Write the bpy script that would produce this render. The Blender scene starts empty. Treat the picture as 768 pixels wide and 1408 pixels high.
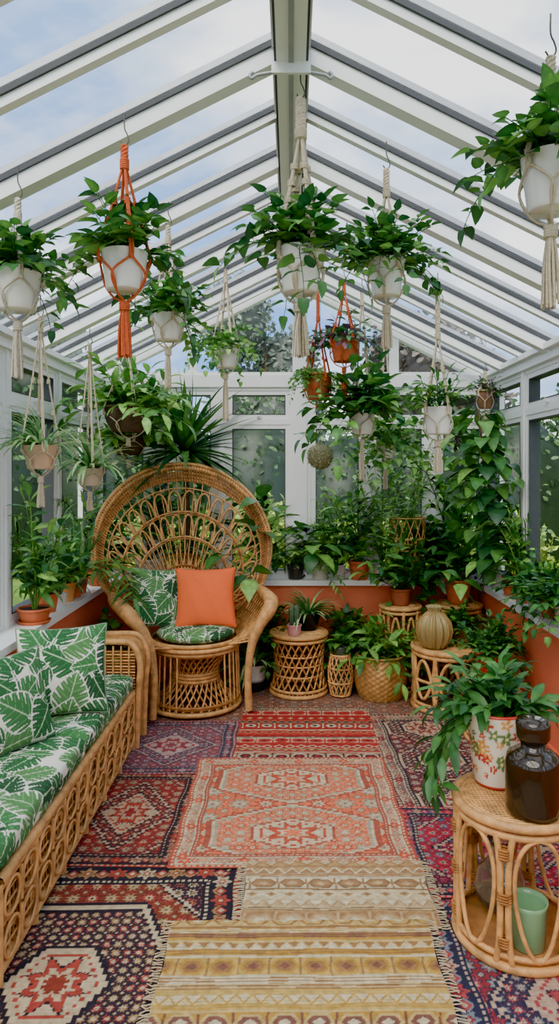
import bpy, math, random
import numpy as np
from mathutils import Vector, Matrix, Euler
pi=math.pi
random.seed(7); R=np.random.RandomState(11)
scene=bpy.context.scene
try:
    scene.view_settings.view_transform='AgX'
    scene.view_settings.look='AgX - Punchy'
except Exception: pass

def H(h):
    h=h.lstrip('#'); c=[int(h[i:i+2],16)/255 for i in (0,2,4)]
    return tuple(x/12.92 if x<=.04045 else ((x+.055)/1.055)**2.4 for x in c)
def nrm(v):
    v=np.asarray(v,float); return v/(np.linalg.norm(v)+1e-9)

# ---------------------------------------------------------------- materials
def newmat(name):
    m=bpy.data.materials.new(name); m.use_nodes=True
    nt=m.node_tree; nt.nodes.clear()
    out=nt.nodes.new('ShaderNodeOutputMaterial')
    return m,nt,out
def pmat(name,col=(.8,.8,.8),rough=.5,metal=0,attr=False,var=0.0,vscale=12,bump=0,bscale=60,coat=0,trans=0,ior=1.45):
    m,nt,out=newmat(name); N=nt.nodes; L=nt.links
    b=N.new('ShaderNodeBsdfPrincipled'); L.new(b.outputs[0],out.inputs[0])
    b.inputs['Roughness'].default_value=rough; b.inputs['Metallic'].default_value=metal
    b.inputs['Coat Weight'].default_value=coat; b.inputs['Transmission Weight'].default_value=trans; b.inputs['IOR'].default_value=ior
    tc=N.new('ShaderNodeTexCoord')
    if attr:
        a=N.new('ShaderNodeAttribute'); a.attribute_name='Col'; src=a.outputs['Color']
    else:
        rgb=N.new('ShaderNodeRGB'); rgb.outputs[0].default_value=(*col,1); src=rgb.outputs[0]
    if var>0:
        n=N.new('ShaderNodeTexNoise'); n.inputs['Scale'].default_value=vscale; n.inputs['Detail'].default_value=6
        L.new(tc.outputs['Object'],n.inputs['Vector'])
        mr=N.new('ShaderNodeMapRange'); mr.inputs['From Min'].default_value=.3; mr.inputs['From Max'].default_value=.7
        mr.inputs['To Min'].default_value=1-var; mr.inputs['To Max'].default_value=1+var
        L.new(n.outputs['Fac'],mr.inputs['Value'])
        mx=N.new('ShaderNodeVectorMath'); mx.operation='SCALE'
        L.new(src,mx.inputs[0]); L.new(mr.outputs[0],mx.inputs['Scale']); src=mx.outputs[0]
    L.new(src,b.inputs['Base Color'])
    if bump>0:
        n2=N.new('ShaderNodeTexNoise'); n2.inputs['Scale'].default_value=bscale; n2.inputs['Detail'].default_value=3
        L.new(tc.outputs['Object'],n2.inputs['Vector'])
        bp=N.new('ShaderNodeBump'); bp.inputs['Strength'].default_value=bump; bp.inputs['Distance'].default_value=.01
        L.new(n2.outputs['Fac'],bp.inputs['Height']); L.new(bp.outputs[0],b.inputs['Normal'])
    return m
M={}
M['white']=pmat('upvc_white',H('eff0ed'),.35,var=.03,vscale=3)
M['rubber']=pmat('dark_gasket',H('404346'),.6,var=.1)
M['grey']=pmat('grey_metal',H('a5a8aa'),.4,metal=.3,var=.1)
M['terra_wall']=pmat('terracotta_paint',H('e67652'),.75,var=.07,vscale=4,bump=.15,bscale=90)
M['stone']=pmat('stone_floor',H('9c8a78'),.8,var=.2,vscale=5,bump=.3)
M['rattan']=pmat('rattan_cane',H('dca565'),.45,var=.33,vscale=26,bump=.25,bscale=160,coat=.12)
M['rattan_d']=pmat('rattan_dark',H('b0743a'),.5,var=.3,vscale=26,bump=.25,bscale=160)
M['attr']=pmat('painted_attr',attr=True,rough=.75,var=.10,vscale=20,bump=.15,bscale=120)
M['glaze']=pmat('glazed_ceramic',attr=True,rough=.25,var=.06,vscale=15,coat=.3)
M['fabric']=pmat('printed_fabric',attr=True,rough=.9,var=.04,vscale=30,bump=.25,bscale=400)
M['rug']=pmat('woven_rug',attr=True,rough=1.0,var=.22,vscale=45,bump=.5,bscale=260)
M['rope']=pmat('macrame_rope',attr=True,rough=.95,var=.15,vscale=120,bump=.5,bscale=300)
M['soil']=pmat('soil',H('3a2a1e'),1,var=.4,vscale=60,bump=.6,bscale=80)
M['metal']=pmat('hook_metal',H('5b5750'),.4,metal=.8,var=.1)
M['gold']=pmat('brass_weave',H('c6985a'),.42,metal=.3,var=.25,vscale=30)
M['darkglass']=pmat('smoked_glass',H('42321f'),.08,trans=.45,ior=1.45,coat=.5)
M['greenglass']=pmat('milky_green_glass',H('8fc08f'),.18,trans=.08,coat=.4)
M['clearglass']=pmat('clear_glass',H('e6ece2'),.05,trans=.95)
M['amber']=pmat('amber_ribbed_glass',H('c0ac6e'),.15,trans=.35,coat=.4)
M['lawn']=pmat('lawn',H('86a84a'),1,var=.3,vscale=3)
M['bark']=pmat('bark',H('6d5a43'),.9,var=.3,vscale=20,bump=.5)
# brick
m,nt,out=newmat('brick_house'); b=nt.nodes.new('ShaderNodeBsdfPrincipled'); nt.links.new(b.outputs[0],out.inputs[0])
br=nt.nodes.new('ShaderNodeTexBrick'); br.inputs['Scale'].default_value=4; br.inputs['Color1'].default_value=(*H('a89180'),1); br.inputs['Color2'].default_value=(*H('967e6c'),1); br.inputs['Mortar'].default_value=(*H('c2b8aa'),1)
tc=nt.nodes.new('ShaderNodeTexCoord'); mp=nt.nodes.new('ShaderNodeMapping'); mp.inputs['Rotation'].default_value=(pi/2,0,pi/2)
nt.links.new(tc.outputs['Object'],mp.inputs[0]); nt.links.new(mp.outputs[0],br.inputs[0]); nt.links.new(br.outputs[0],b.inputs['Base Color']); b.inputs['Roughness'].default_value=.9
M['brick']=m
# leaf
m,nt,out=newmat('leaf_green'); N=nt.nodes; L=nt.links
a=N.new('ShaderNodeAttribute'); a.attribute_name='Col'
b=N.new('ShaderNodeBsdfPrincipled'); b.inputs['Roughness'].default_value=.38
t=N.new('ShaderNodeBsdfTranslucent'); mx=N.new('ShaderNodeMixShader'); mx.inputs[0].default_value=.28
n=N.new('ShaderNodeTexNoise'); n.inputs['Scale'].default_value=35; tc=N.new('ShaderNodeTexCoord'); L.new(tc.outputs['Object'],n.inputs['Vector'])
mr=N.new('ShaderNodeMapRange'); mr.inputs['From Min'].default_value=.3; mr.inputs['From Max'].default_value=.7; mr.inputs['To Min'].default_value=.75; mr.inputs['To Max'].default_value=1.25
L.new(n.outputs['Fac'],mr.inputs['Value']); vm=N.new('ShaderNodeVectorMath'); vm.operation='SCALE'; L.new(a.outputs['Color'],vm.inputs[0]); L.new(mr.outputs[0],vm.inputs['Scale'])
L.new(vm.outputs[0],b.inputs['Base Color']); L.new(vm.outputs[0],t.inputs['Color']); L.new(b.outputs[0],mx.inputs[1]); L.new(t.outputs[0],mx.inputs[2]); L.new(mx.outputs[0],out.inputs[0])
M['leaf']=m
# glass panes
def pane(name,tint,haze,gl):
    m,nt,out=newmat(name); N=nt.nodes; L=nt.links
    tr=N.new('ShaderNodeBsdfTransparent'); tr.inputs[0].default_value=(*tint,1)
    g=N.new('ShaderNodeBsdfGlossy'); g.inputs['Roughness'].default_value=.03
    d=N.new('ShaderNodeBsdfTranslucent'); d.inputs[0].default_value=(.9,.93,.95,1)
    n=N.new('ShaderNodeTexNoise'); n.inputs['Scale'].default_value=2.2; n.inputs['Detail'].default_value=8
    tc=N.new('ShaderNodeTexCoord'); mp=N.new('ShaderNodeMapping'); mp.inputs['Scale'].default_value=(.6,4,1)
    L.new(tc.outputs['Object'],mp.inputs[0]); L.new(mp.outputs[0],n.inputs['Vector'])
    mr=N.new('ShaderNodeMapRange'); mr.inputs['From Min'].default_value=.35; mr.inputs['From Max'].default_value=.75; mr.inputs['To Min'].default_value=haze*.3; mr.inputs['To Max'].default_value=haze*1.6
    L.new(n.outputs['Fac'],mr.inputs['Value'])
    m1=N.new('ShaderNodeMixShader'); L.new(mr.outputs[0],m1.inputs[0]); L.new(tr.outputs[0],m1.inputs[1]); L.new(d.outputs[0],m1.inputs[2])
    m2=N.new('ShaderNodeMixShader'); m2.inputs[0].default_value=gl; L.new(m1.outputs[0],m2.inputs[1]); L.new(g.outputs[0],m2.inputs[2]); L.new(m2.outputs[0],out.inputs[0])
    return m
M['roofglass']=pane('roof_glass',(.93,.95,.96),.12,.03)
M['winglass']=pane('window_glass',(.97,.99,.98),.004,.015)

# ---------------------------------------------------------------- mesh builder
PROF={'ovate':([0,.12,.3,.52,.78,1],[.05,.62,1,.95,.5,0]),
 'heart':([0,.05,.25,.5,.78,1],[.25,.85,1,.85,.42,0]),
 'lance':([0,.15,.38,.62,.84,1],[.12,.62,1,.9,.5,0]),
 'strap':([0,.2,.45,.68,.86,1],[.7,.9,1,.85,.5,0]),
 'needle':([0,.2,.4,.6,.8,1],[.8,1,.9,.75,.5,0])}
class MB:
    def __init__(s): s.v=[];s.f=[];s.m=[];s.c=[];s.sm=[];s.n=0;s.mats=[];s.leaves=[]
    def mi(s,mat):
        if mat not in s.mats: s.mats.append(mat)
        return s.mats.index(mat)
    def add(s,v,f,mat,col=(1,1,1),smooth=True):
        v=np.asarray(v,float).reshape(-1,3); f=np.asarray(f,int)
        c=np.asarray(col,float)
        if c.ndim==1: c=np.tile(c,(len(v),1))
        s.v.append(v); s.c.append(c); s.f.append(f+s.n); s.m.append(np.full(len(f),s.mi(mat))); s.sm.append(np.full(len(f),smooth)); s.n+=len(v)
    def leaf(s,p,d,up,L,W,bend,shape,col,fold=.22): s.leaves.append((p,d,up,L,W,bend,shape,col,fold))
    def flush(s):
        if not s.leaves: return
        by={}
        for l in s.leaves: by.setdefault(l[6],[]).append(l)
        s.leaves=[]
        for sh,ls in by.items():
            T=np.array(PROF[sh][0]); Wp=np.array(PROF[sh][1]); K=len(T); n=len(ls)
            P=np.array([l[0] for l in ls],float); D=np.array([l[1] for l in ls],float); U=np.array([l[2] for l in ls],float)
            D/=np.linalg.norm(D,axis=1,keepdims=True)+1e-9
            S=np.cross(D,U); S/=np.linalg.norm(S,axis=1,keepdims=True)+1e-9; Nn=np.cross(S,D)
            Ln=np.array([l[3] for l in ls]); W=np.array([l[4] for l in ls]); B=np.array([l[5] for l in ls]); B=np.where(abs(B)<.01,.01,B)
            C=np.array([l[7] for l in ls]); F=np.array([l[8] for l in ls])
            bt=B[:,None]*T[None]
            a=(np.sin(bt)/B[:,None]*Ln[:,None]); z=(-(1-np.cos(bt))/B[:,None]*Ln[:,None])
            ctr=P[:,None]+D[:,None]*a[...,None]+Nn[:,None]*z[...,None]
            hw=(W[:,None]/2*Wp[None])[...,None]
            wob=1+R.uniform(-.12,.12,(n,K,1))
            lf=ctr-S[:,None]*hw*wob+Nn[:,None]*hw*F[:,None,None]; rt=ctr+S[:,None]*hw*wob+Nn[:,None]*hw*F[:,None,None]
            V=np.stack([lf,ctr,rt],2).reshape(-1,3)
            cc=np.stack([C*.92,C*1.3,C*1.0],1)[:,None].repeat(K,1).reshape(-1,3)
            base=[]
            for k in range(K-1):
                o=k*3; base+= [[o,o+1,o+4,o+3],[o+1,o+2,o+5,o+4]]
            base=np.array(base); Fc=(base[None]+(np.arange(n)*K*3)[:,None,None]).reshape(-1,4)
            s.add(V,Fc,M['leaf'],cc)
    def obj(s,name,parent=None,loc=(0,0,0),rot=(0,0,0),wl=None):
        s.flush()
        V=np.concatenate(s.v); C=np.concatenate(s.c)
        if wl is not None:   # keep foliage inside the glazing / off the sill
            Wd=V+np.array(wl)
            Wd[:,0]=np.clip(Wd[:,0],-1.345,1.345); Wd[:,1]=np.minimum(Wd[:,1],4.745)
            if wl[2]<.6:
                lo=Wd[:,2]<.72
                Wd[lo,0]=np.clip(Wd[lo,0],LWL+.02,LWR-.03); Wd[lo,1]=np.minimum(Wd[lo,1],YLB-.035)
                Wd[:,2]=np.maximum(Wd[:,2],.015)
            else:
                on=(Wd[:,0]<LWL+.03)|(Wd[:,0]>LWR-.03)|(Wd[:,1]>YLB-.03)
                Wd[on,2]=np.maximum(Wd[on,2],.695)
            V=Wd-np.array(wl)
        loops=np.concatenate([f.ravel() for f in s.f]); tot=np.concatenate([np.full(len(f),f.shape[1]) for f in s.f])
        st=np.concatenate([[0],np.cumsum(tot)[:-1]])
        me=bpy.data.meshes.new(name); me.vertices.add(len(V)); me.vertices.foreach_set('co',V.astype(np.float32).ravel())
        me.loops.add(len(loops)); me.loops.foreach_set('vertex_index',loops.astype(np.int32))
        me.polygons.add(len(tot)); me.polygons.foreach_set('loop_start',st.astype(np.int32))
        me.polygons.foreach_set('material_index',np.concatenate(s.m).astype(np.int32))
        me.polygons.foreach_set('use_smooth',np.concatenate(s.sm))
        me.update(calc_edges=True)
        ca=me.color_attributes.new('Col','FLOAT_COLOR','POINT')
        ca.data.foreach_set('color',np.concatenate([C,np.ones((len(C),1))],1).astype(np.float32).ravel())
        for m in s.mats: me.materials.append(m)
        o=bpy.data.objects.new(name,me); scene.collection.objects.link(o)
        o.location=loc; o.rotation_euler=rot
        if parent: o.parent=parent
        return o
def root(name,loc,rotz=0):
    e=bpy.data.objects.new(name,None); e.empty_display_size=.05; scene.collection.objects.link(e); e.location=loc; e.rotation_euler=(0,0,rotz); return e

def box(mb,x0,x1,y0,y1,z0,z1,mat,col=(1,1,1)):
    v=[(x,y,z) for z in (z0,z1) for y in (y0,y1) for x in (x0,x1)]
    mb.add(v,[[0,2,3,1],[4,5,7,6],[0,1,5,4],[2,6,7,3],[0,4,6,2],[1,3,7,5]],mat,col,False)
def beam(mb,p0,p1,w,h,mat,up=(0,0,1),col=(1,1,1),off=0):
    p0=np.array(p0,float);p1=np.array(p1,float); d=nrm(p1-p0); s=nrm(np.cross(d,up)); u=np.cross(s,d)
    v=[p+s*a*w/2+u*(b*h/2+off) for p in (p0,p1) for a,b in ((-1,-1),(1,-1),(1,1),(-1,1))]
    mb.add(v,[[0,1,2,3],[7,6,5,4],[0,4,5,1],[1,5,6,2],[2,6,7,3],[3,7,4,0]],mat,col,False)
def tube(mb,pts,r,mat,sides=6,closed=False,col=(1,1,1)):
    P=np.asarray(pts,float); n=len(P); r=np.broadcast_to(np.asarray(r,float),(n,))
    if closed: T=np.roll(P,-1,0)-np.roll(P,1,0)
    else: T=np.gradient(P,axis=0)
    T/=np.linalg.norm(T,axis=1,keepdims=True)+1e-9
    u=np.cross(T[0],(0,0,1)); 
    if np.linalg.norm(u)<.2: u=np.cross(T[0],(0,1,0))
    u=nrm(u); Us=[]
    for i in range(n):
        u=u-T[i]*np.dot(u,T[i]); u=nrm(u); Us.append(u)
    U=np.array(Us); W=np.cross(T,U)
    a=np.arange(sides)*2*pi/sides
    V=P[:,None]+r[:,None,None]*(U[:,None]*np.cos(a)[None,:,None]+W[:,None]*np.sin(a)[None,:,None])
    V=V.reshape(-1,3)
    i=np.arange(n if closed else n-1)[:,None]; j=np.arange(sides)[None]
    i2=(i+1)%n; j2=(j+1)%sides
    F=np.stack([i*sides+j,i*sides+j2,i2*sides+j2,i2*sides+j],-1).reshape(-1,4)
    mb.add(V,F,mat,col)
def smooth_pts(pts,n):
    P=np.asarray(pts,float); k=len(P); 
    Q=np.vstack([2*P[0]-P[1],P,2*P[-1]-P[-2]]); out=[]
    for t in np.linspace(0,k-1-1e-6,n):
        i=int(t); f=t-i; a,b,c,d=Q[i],Q[i+1],Q[i+2],Q[i+3]
        out.append(.5*((2*b)+(-a+c)*f+(2*a-5*b+4*c-d)*f*f+(-a+3*b-3*c+d)*f**3))
    return np.array(out)
def ring(mb,c,r,tr,mat,n=32,sides=6,col=(1,1,1)):
    a=np.arange(n)*2*pi/n; tube(mb,np.stack([c[0]+r*np.cos(a),c[1]+r*np.sin(a),np.full(n,c[2])],1),tr,mat,sides,True,col)
def revolve(mb,prof,mat,c=(0,0,0),seg=28,col=(1,1,1),rib=None,colf=None):
    prof=np.asarray(prof,float); n=len(prof); a=np.arange(seg)*2*pi/seg
    r=prof[:,0][:,None]*np.ones(seg)[None]
    if rib: r=r*(1+rib[1]*np.cos(rib[0]*a)[None])
    V=np.stack([c[0]+r*np.cos(a),c[1]+r*np.sin(a),c[2]+prof[:,1][:,None]*np.ones(seg)],-1).reshape(-1,3)
    i=np.arange(n-1)[:,None]; j=np.arange(seg)[None]; j2=(j+1)%seg
    F=np.stack([i*seg+j,i*seg+j2,(i+1)*seg+j2,(i+1)*seg+j],-1).reshape(-1,4)
    if colf is not None: col=colf(np.tile(a,n),np.repeat(prof[:,1],seg))
    mb.add(V,F,mat,col)
def disc(mb,c,r,mat,seg=28,col=(1,1,1)): revolve(mb,[(r,0),(r*.5,.002),(.0005,.003)],mat,c,seg,col)

# ---------------------------------------------------------------- constants
WX=1.42; LWL=-1.24; LWR=1.28; YB=4.84; YLB=4.68; Y0=-0.8; EZ=2.07; RZ=2.78; SILL=.69
def roofz(x): return RZ-.5*abs(x)
W=M['white']

# room shell
mb=MB(); box(mb,-WX-.1,WX+.1,Y0-.1,YB+.1,-.1,0,M['stone']); mb.obj('floor')
mb=MB(); box(mb,-WX-.06,LWL,Y0,YB+.04,0,SILL-.035,M['terra_wall']); mb.obj('wall_left')
mb=MB(); box(mb,LWR,WX+.06,Y0,YB+.04,0,SILL-.035,M['terra_wall']); mb.obj('wall_right')
mb=MB(); box(mb,LWL,LWR,YLB,YB+.04,0,SILL-.035,M['terra_wall']); mb.obj('wall_back')
mb=MB(); box(mb,LWL,LWR,Y0-.06,Y0+.06,0,SILL-.035,M['terra_wall']); mb.obj('wall_front')
for i,(a,b_,c,d) in enumerate([(-WX,LWL+.025,Y0,YB),(LWR-.025,WX,Y0,YB),(LWL+.025,LWR-.025,YLB-.025,YB)]):
    mb=MB(); box(mb,a,b_,c,d,SILL-.035,SILL,W); mb.obj('trim_%d'%(i+1))
for nm,a,b_,c,d in (('left',LWL,LWL+.015,Y0,YLB),('right',LWR-.015,LWR,Y0,YLB),('back',LWL+.015,LWR-.015,YLB-.015,YLB)):
    mb=MB(); box(mb,a,b_,c,d,0,.09,M['terra_wall']); mb.obj('baseboard_'+nm)

def window(name,fn,u0,u1):
    mb=MB(); f=.024; s=.036
    def bx(a,b_,z0,z1,t=.03,mat=W): fn(mb,a,b_,-t,t,z0,z1,mat)
    zt=EZ-.05; zm=1.78
    bx(u0,u0+f,SILL,zt,.035); bx(u1-f,u1,SILL,zt,.035); bx(u0+f,u1-f,SILL,SILL+f,.035); bx(u0+f,u1-f,zt-f,zt,.035); bx(u0+f,u1-f,zm-.02,zm+.02,.035)
    for z0,z1 in ((SILL+f,zm-.02),(zm+.02,zt-f)):
        a,b_=u0+f,u1-f
        bx(a,a+s,z0,z1); bx(b_-s,b_,z0,z1); bx(a+s,b_-s,z0,z0+s*.8); bx(a+s,b_-s,z1-s*.8,z1)
        for q0,q1,w0,w1 in ((a+s,a+s+.006,z0+s*.8,z1-s*.8),(b_-s-.006,b_-s,z0+s*.8,z1-s*.8),(a+s,b_-s,z0+s*.8,z0+s*.8+.006),(a+s,b_-s,z1-s*.8-.006,z1-s*.8)):
            bx(q0,q1,w0,w1,.032,M['rubber'])
        fn(mb,a+s,b_-s,-.004,.004,z0+s*.8,z1-s*.8,M['winglass'])
    if u1-u0>.3:
        fn(mb,(u0+u1)/2-.012,(u0+u1)/2+.012,-.05,-.03,zm+.025,zm+.045,W)
    mb.obj(name)
def fb(mb,a,b_,t0,t1,z0,z1,mat): box(mb,a,b_,YB-.05+t0,YB-.05+t1,z0,z1,mat)
def ff(mb,a,b_,t0,t1,z0,z1,mat): box(mb,a,b_,Y0+t0,Y0+t1,z0,z1,mat)
def fl(mb,a,b_,t0,t1,z0,z1,mat): box(mb,-WX+.03-t1,-WX+.03-t0,a,b_,z0,z1,mat)
def fr(mb,a,b_,t0,t1,z0,z1,mat): box(mb,WX-.03+t0,WX-.03+t1,a,b_,z0,z1,mat)
k=1
cols=[(-1.37,-.97),(-.94,-.50),(-.47,.02),(.11,.53),(.57,.97),(1.0,1.37)]
for a,b_ in cols: window('window_%d'%k,fb,a,b_); k+=1
for a,b_ in cols: window('window_%d'%k,ff,a,b_); k+=1
ys=[-.74,.1,.9,1.7,2.5,3.25,3.98,4.74]
for i in range(len(ys)-1):
    for fn in (fl,fr): window('window_%d'%k,fn,ys[i]+.015,ys[i+1]-.015); k+=1
mb=MB()
for (a,b_),(c,d) in zip(cols[:-1],cols[1:]):
    box(mb,b_,c,YB-.095,YB+.0,SILL,EZ-.05,W); box(mb,b_,c,Y0-.04,Y0+.04,SILL,EZ-.05,W)
for y in ys[1:-1]:
    for sx in (-1,1): box(mb,sx*WX-.075 if sx>0 else -WX-.02,WX+.02 if sx>0 else -WX+.075,y-.015,y+.015,SILL,EZ-.05,W)
for sx in (-1,1):
    for y in (YB-.1,Y0-.06): box(mb,min(sx*1.37,sx*1.48),max(sx*1.37,sx*1.48),y,y+.14,SILL,EZ-.05,W)
for sx in (-1,1):
    box(mb,min(sx*1.33,sx*1.48),max(sx*1.33,sx*1.48),Y0-.06,YB+.04,EZ-.05,EZ+.035,W)
    box(mb,min(sx*1.30,sx*1.33),max(sx*1.30,sx*1.33),Y0-.06,YB-.1,EZ+.0,EZ+.03,W)
for y in (YB-.1,Y0-.05): box(mb,-1.33,1.33,y,y+.1,EZ-.05,EZ+.035,W)
mb.obj('trim_4')
mb=MB()
for y in (YB-.05,Y0):
    for x in (-.69,.06,.72):
        w=.05 if abs(x)<.2 else .03
        box(mb,x-w,x+w,y-.03,y+.03,EZ+.035,roofz(x)-.03,W)
    box(mb,-1.3,1.3,y-.04,y+.04,EZ+.035,EZ+.055,W)
    for sx in (-1,1): beam(mb,(sx*1.42,y,roofz(1.42)-.01),(0,y,RZ-.01),.07,.07,W)
    v=[(-1.36,y,EZ+.04),(1.36,y,EZ+.04),(0,y,RZ-.03)]; mb.add(v,[[0,1,2]],M['winglass'],smooth=False)
mb.obj('window_gable')
mb=MB()
ry=[2.12+.36*i for i in range(-8,8)]
for i,y in enumerate(ry):
    if y>YB-.1 or y<Y0: continue
    big=(i-8)%2==0
    w,h=(.058,.062) if big else (.030,.040)
    for sx in (-1,1):
        p0=(sx*1.44,y,roofz(1.44)+.01); p1=(sx*.03,y,roofz(.03)+.01)
        beam(mb,p0,p1,w,h,W,off=-h/2)
        for e in (-1,1):
            beam(mb,(p0[0],y+e*(w/2+.004),p0[2]),(p1[0],y+e*(w/2+.004),p1[2]),.008,.014,M['rubber'],off=-.008)
        beam(mb,(p0[0],y,p0[2]+.02),(p1[0],y,p1[2]+.02),w,.02,M['grey'])
box(mb,-.045,.045,Y0,YB,RZ-.09,RZ+.02,W); box(mb,-.06,.06,Y0,YB,RZ-.04,RZ-.02,W)
for s_ in (-1,1): box(mb,min(s_*.045,s_*.052),max(s_*.045,s_*.052),Y0,YB,RZ-.088,RZ-.04,M['rubber'])
box(mb,-.008,.008,Y0,YB,RZ-.096,RZ-.09,M['grey'])
for y in (2.08,3.16):
    for sx in (-1,1):
        p=[(sx*.05,y,2.66),(sx*.08,y,2.655),(sx*.105,y,2.65),(sx*.12,y,2.64),(sx*.125,y,2.652),(sx*.115,y,2.66)]
        tube(mb,smooth_pts(p,20),.005,M['grey'])
    box(mb,-.06,.06,y-.006,y+.006,2.655,2.69,W)
for sx in (-1,1):
    v=[(sx*1.46,Y0,roofz(1.46)+.02),(sx*1.46,YB,roofz(1.46)+.02),(0,YB,RZ+.02),(0,Y0,RZ+.02)]
    mb.add(v,[[0,1,2,3]],M['roofglass'],smooth=False)
mb.obj('ceiling')

# ---------------------------------------------------------------- garden
def scatter_blob(mb,c,rad,n,size,cols,core=True,rs=R):
    if core:
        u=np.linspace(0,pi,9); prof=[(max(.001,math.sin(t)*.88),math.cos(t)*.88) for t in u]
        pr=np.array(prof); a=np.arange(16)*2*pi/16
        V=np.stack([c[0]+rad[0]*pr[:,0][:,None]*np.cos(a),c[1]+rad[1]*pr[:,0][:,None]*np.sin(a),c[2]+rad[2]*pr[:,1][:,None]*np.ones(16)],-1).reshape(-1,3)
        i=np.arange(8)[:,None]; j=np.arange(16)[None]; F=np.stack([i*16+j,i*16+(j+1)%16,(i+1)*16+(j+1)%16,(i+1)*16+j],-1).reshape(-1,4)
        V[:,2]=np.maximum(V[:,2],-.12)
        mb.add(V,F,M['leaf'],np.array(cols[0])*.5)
    for _ in range(n):
        d=nrm(rs.normal(size=3)); rr=rs.uniform(.85,1.08)
        p=np.array(c)+d*np.array(rad)*rr
        if p[2]<0: continue
        dd=nrm(d*.5+rs.normal(size=3)*.7); mb.leaf(p,dd,nrm(d+rs.normal(size=3)*.4),size*rs.uniform(.7,1.3),size*.6,.4,'ovate',np.array(cols[rs.randint(len(cols))])*rs.uniform(.6,1.4))
DG=[H('3c5a34'),H('4d6e3e'),H('608048')]; YG=[H('a5bf4c'),H('bdd060'),H('8fae46')]; BR=[H('6c6358'),H('7e7465'),H('5f6553')]
mb=MB(); box(mb,-14,14,-6,24,-.25,-.12,M['lawn']); mb.obj('garden_lawn')
mb=MB()
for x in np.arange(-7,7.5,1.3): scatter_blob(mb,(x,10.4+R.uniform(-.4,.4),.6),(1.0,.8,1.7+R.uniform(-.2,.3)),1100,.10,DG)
mb.obj('back_hedge')  # generic garden hedge of no particular species
mb=MB()
for y in np.arange(0,8,1.5):
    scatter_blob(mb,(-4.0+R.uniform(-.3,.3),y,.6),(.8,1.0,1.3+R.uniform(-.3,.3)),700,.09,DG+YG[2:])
mb.obj('left_hedge')  # same generic hedge along the left side, species unknown
mb=MB()
for y in np.arange(3,8.5,1.4):
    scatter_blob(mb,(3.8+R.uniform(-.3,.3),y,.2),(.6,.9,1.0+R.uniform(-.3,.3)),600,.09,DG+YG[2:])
mb.obj('right_hedge')  # lower generic hedge on the right, species unknown
for nm,x,y,h in (('golden_shrub',-.4,7.6,.75),('spirea_shrub',-1.7,7.4,.6),('euonymus_shrub',.9,7.8,.6),('lime_shrub',2.2,7.3,.65)):
    mb=MB(); scatter_blob(mb,(x,y,h*.8),(.6,.5,h*.75),700,.07,YG); mb.obj(nm)
def tree(name,x,y,h,r,cols,seed):
    rs=np.random.RandomState(seed); mb=MB()
    tube(mb,smooth_pts([(x,y,-.12),(x+.1,y,h*.4),(x,y,h*.8)],12),np.linspace(.22,.08,12),M['bark'],8)
    for i in range(6):
        o=rs.uniform(-1,1,3)*np.array([r*.6,r*.4,h*.22])
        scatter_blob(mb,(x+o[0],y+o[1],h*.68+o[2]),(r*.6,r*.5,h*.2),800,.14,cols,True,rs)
    mb.obj(name)
tree('grey_tree',-.6,15,5.2,1.3,[H('7d8a7a'),H('8b9886'),H('6e7c6c')],1); tree('brown_tree',3.0,13.5,4.6,1.6,BR,2); tree('back_left_tree',-5.5,13.5,4.6,2,DG,3); tree('back_right_tree',7.2,13.5,4.5,2,DG,4); tree('left_tree',-7,5,4,1.6,DG,5)  # generic garden trees, species not identified
mb=MB(); box(mb,6.2,7.2,1.5,9,-.12,4.2,M['brick']); box(mb,6.12,6.2,3,4.1,.9,2.2,W); box(mb,6.1,6.13,3.1,4.0,1,2.1,M['rubber']); box(mb,6.12,6.2,6.2,7.3,.9,2.2,W); box(mb,6.1,6.13,6.3,7.2,1,2.1,M['rubber']); 
beam(mb,(5.9,1.2,4.2),(5.9,9.2,4.2),.3,.15,W); mb.obj('neighbour_house')

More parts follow.
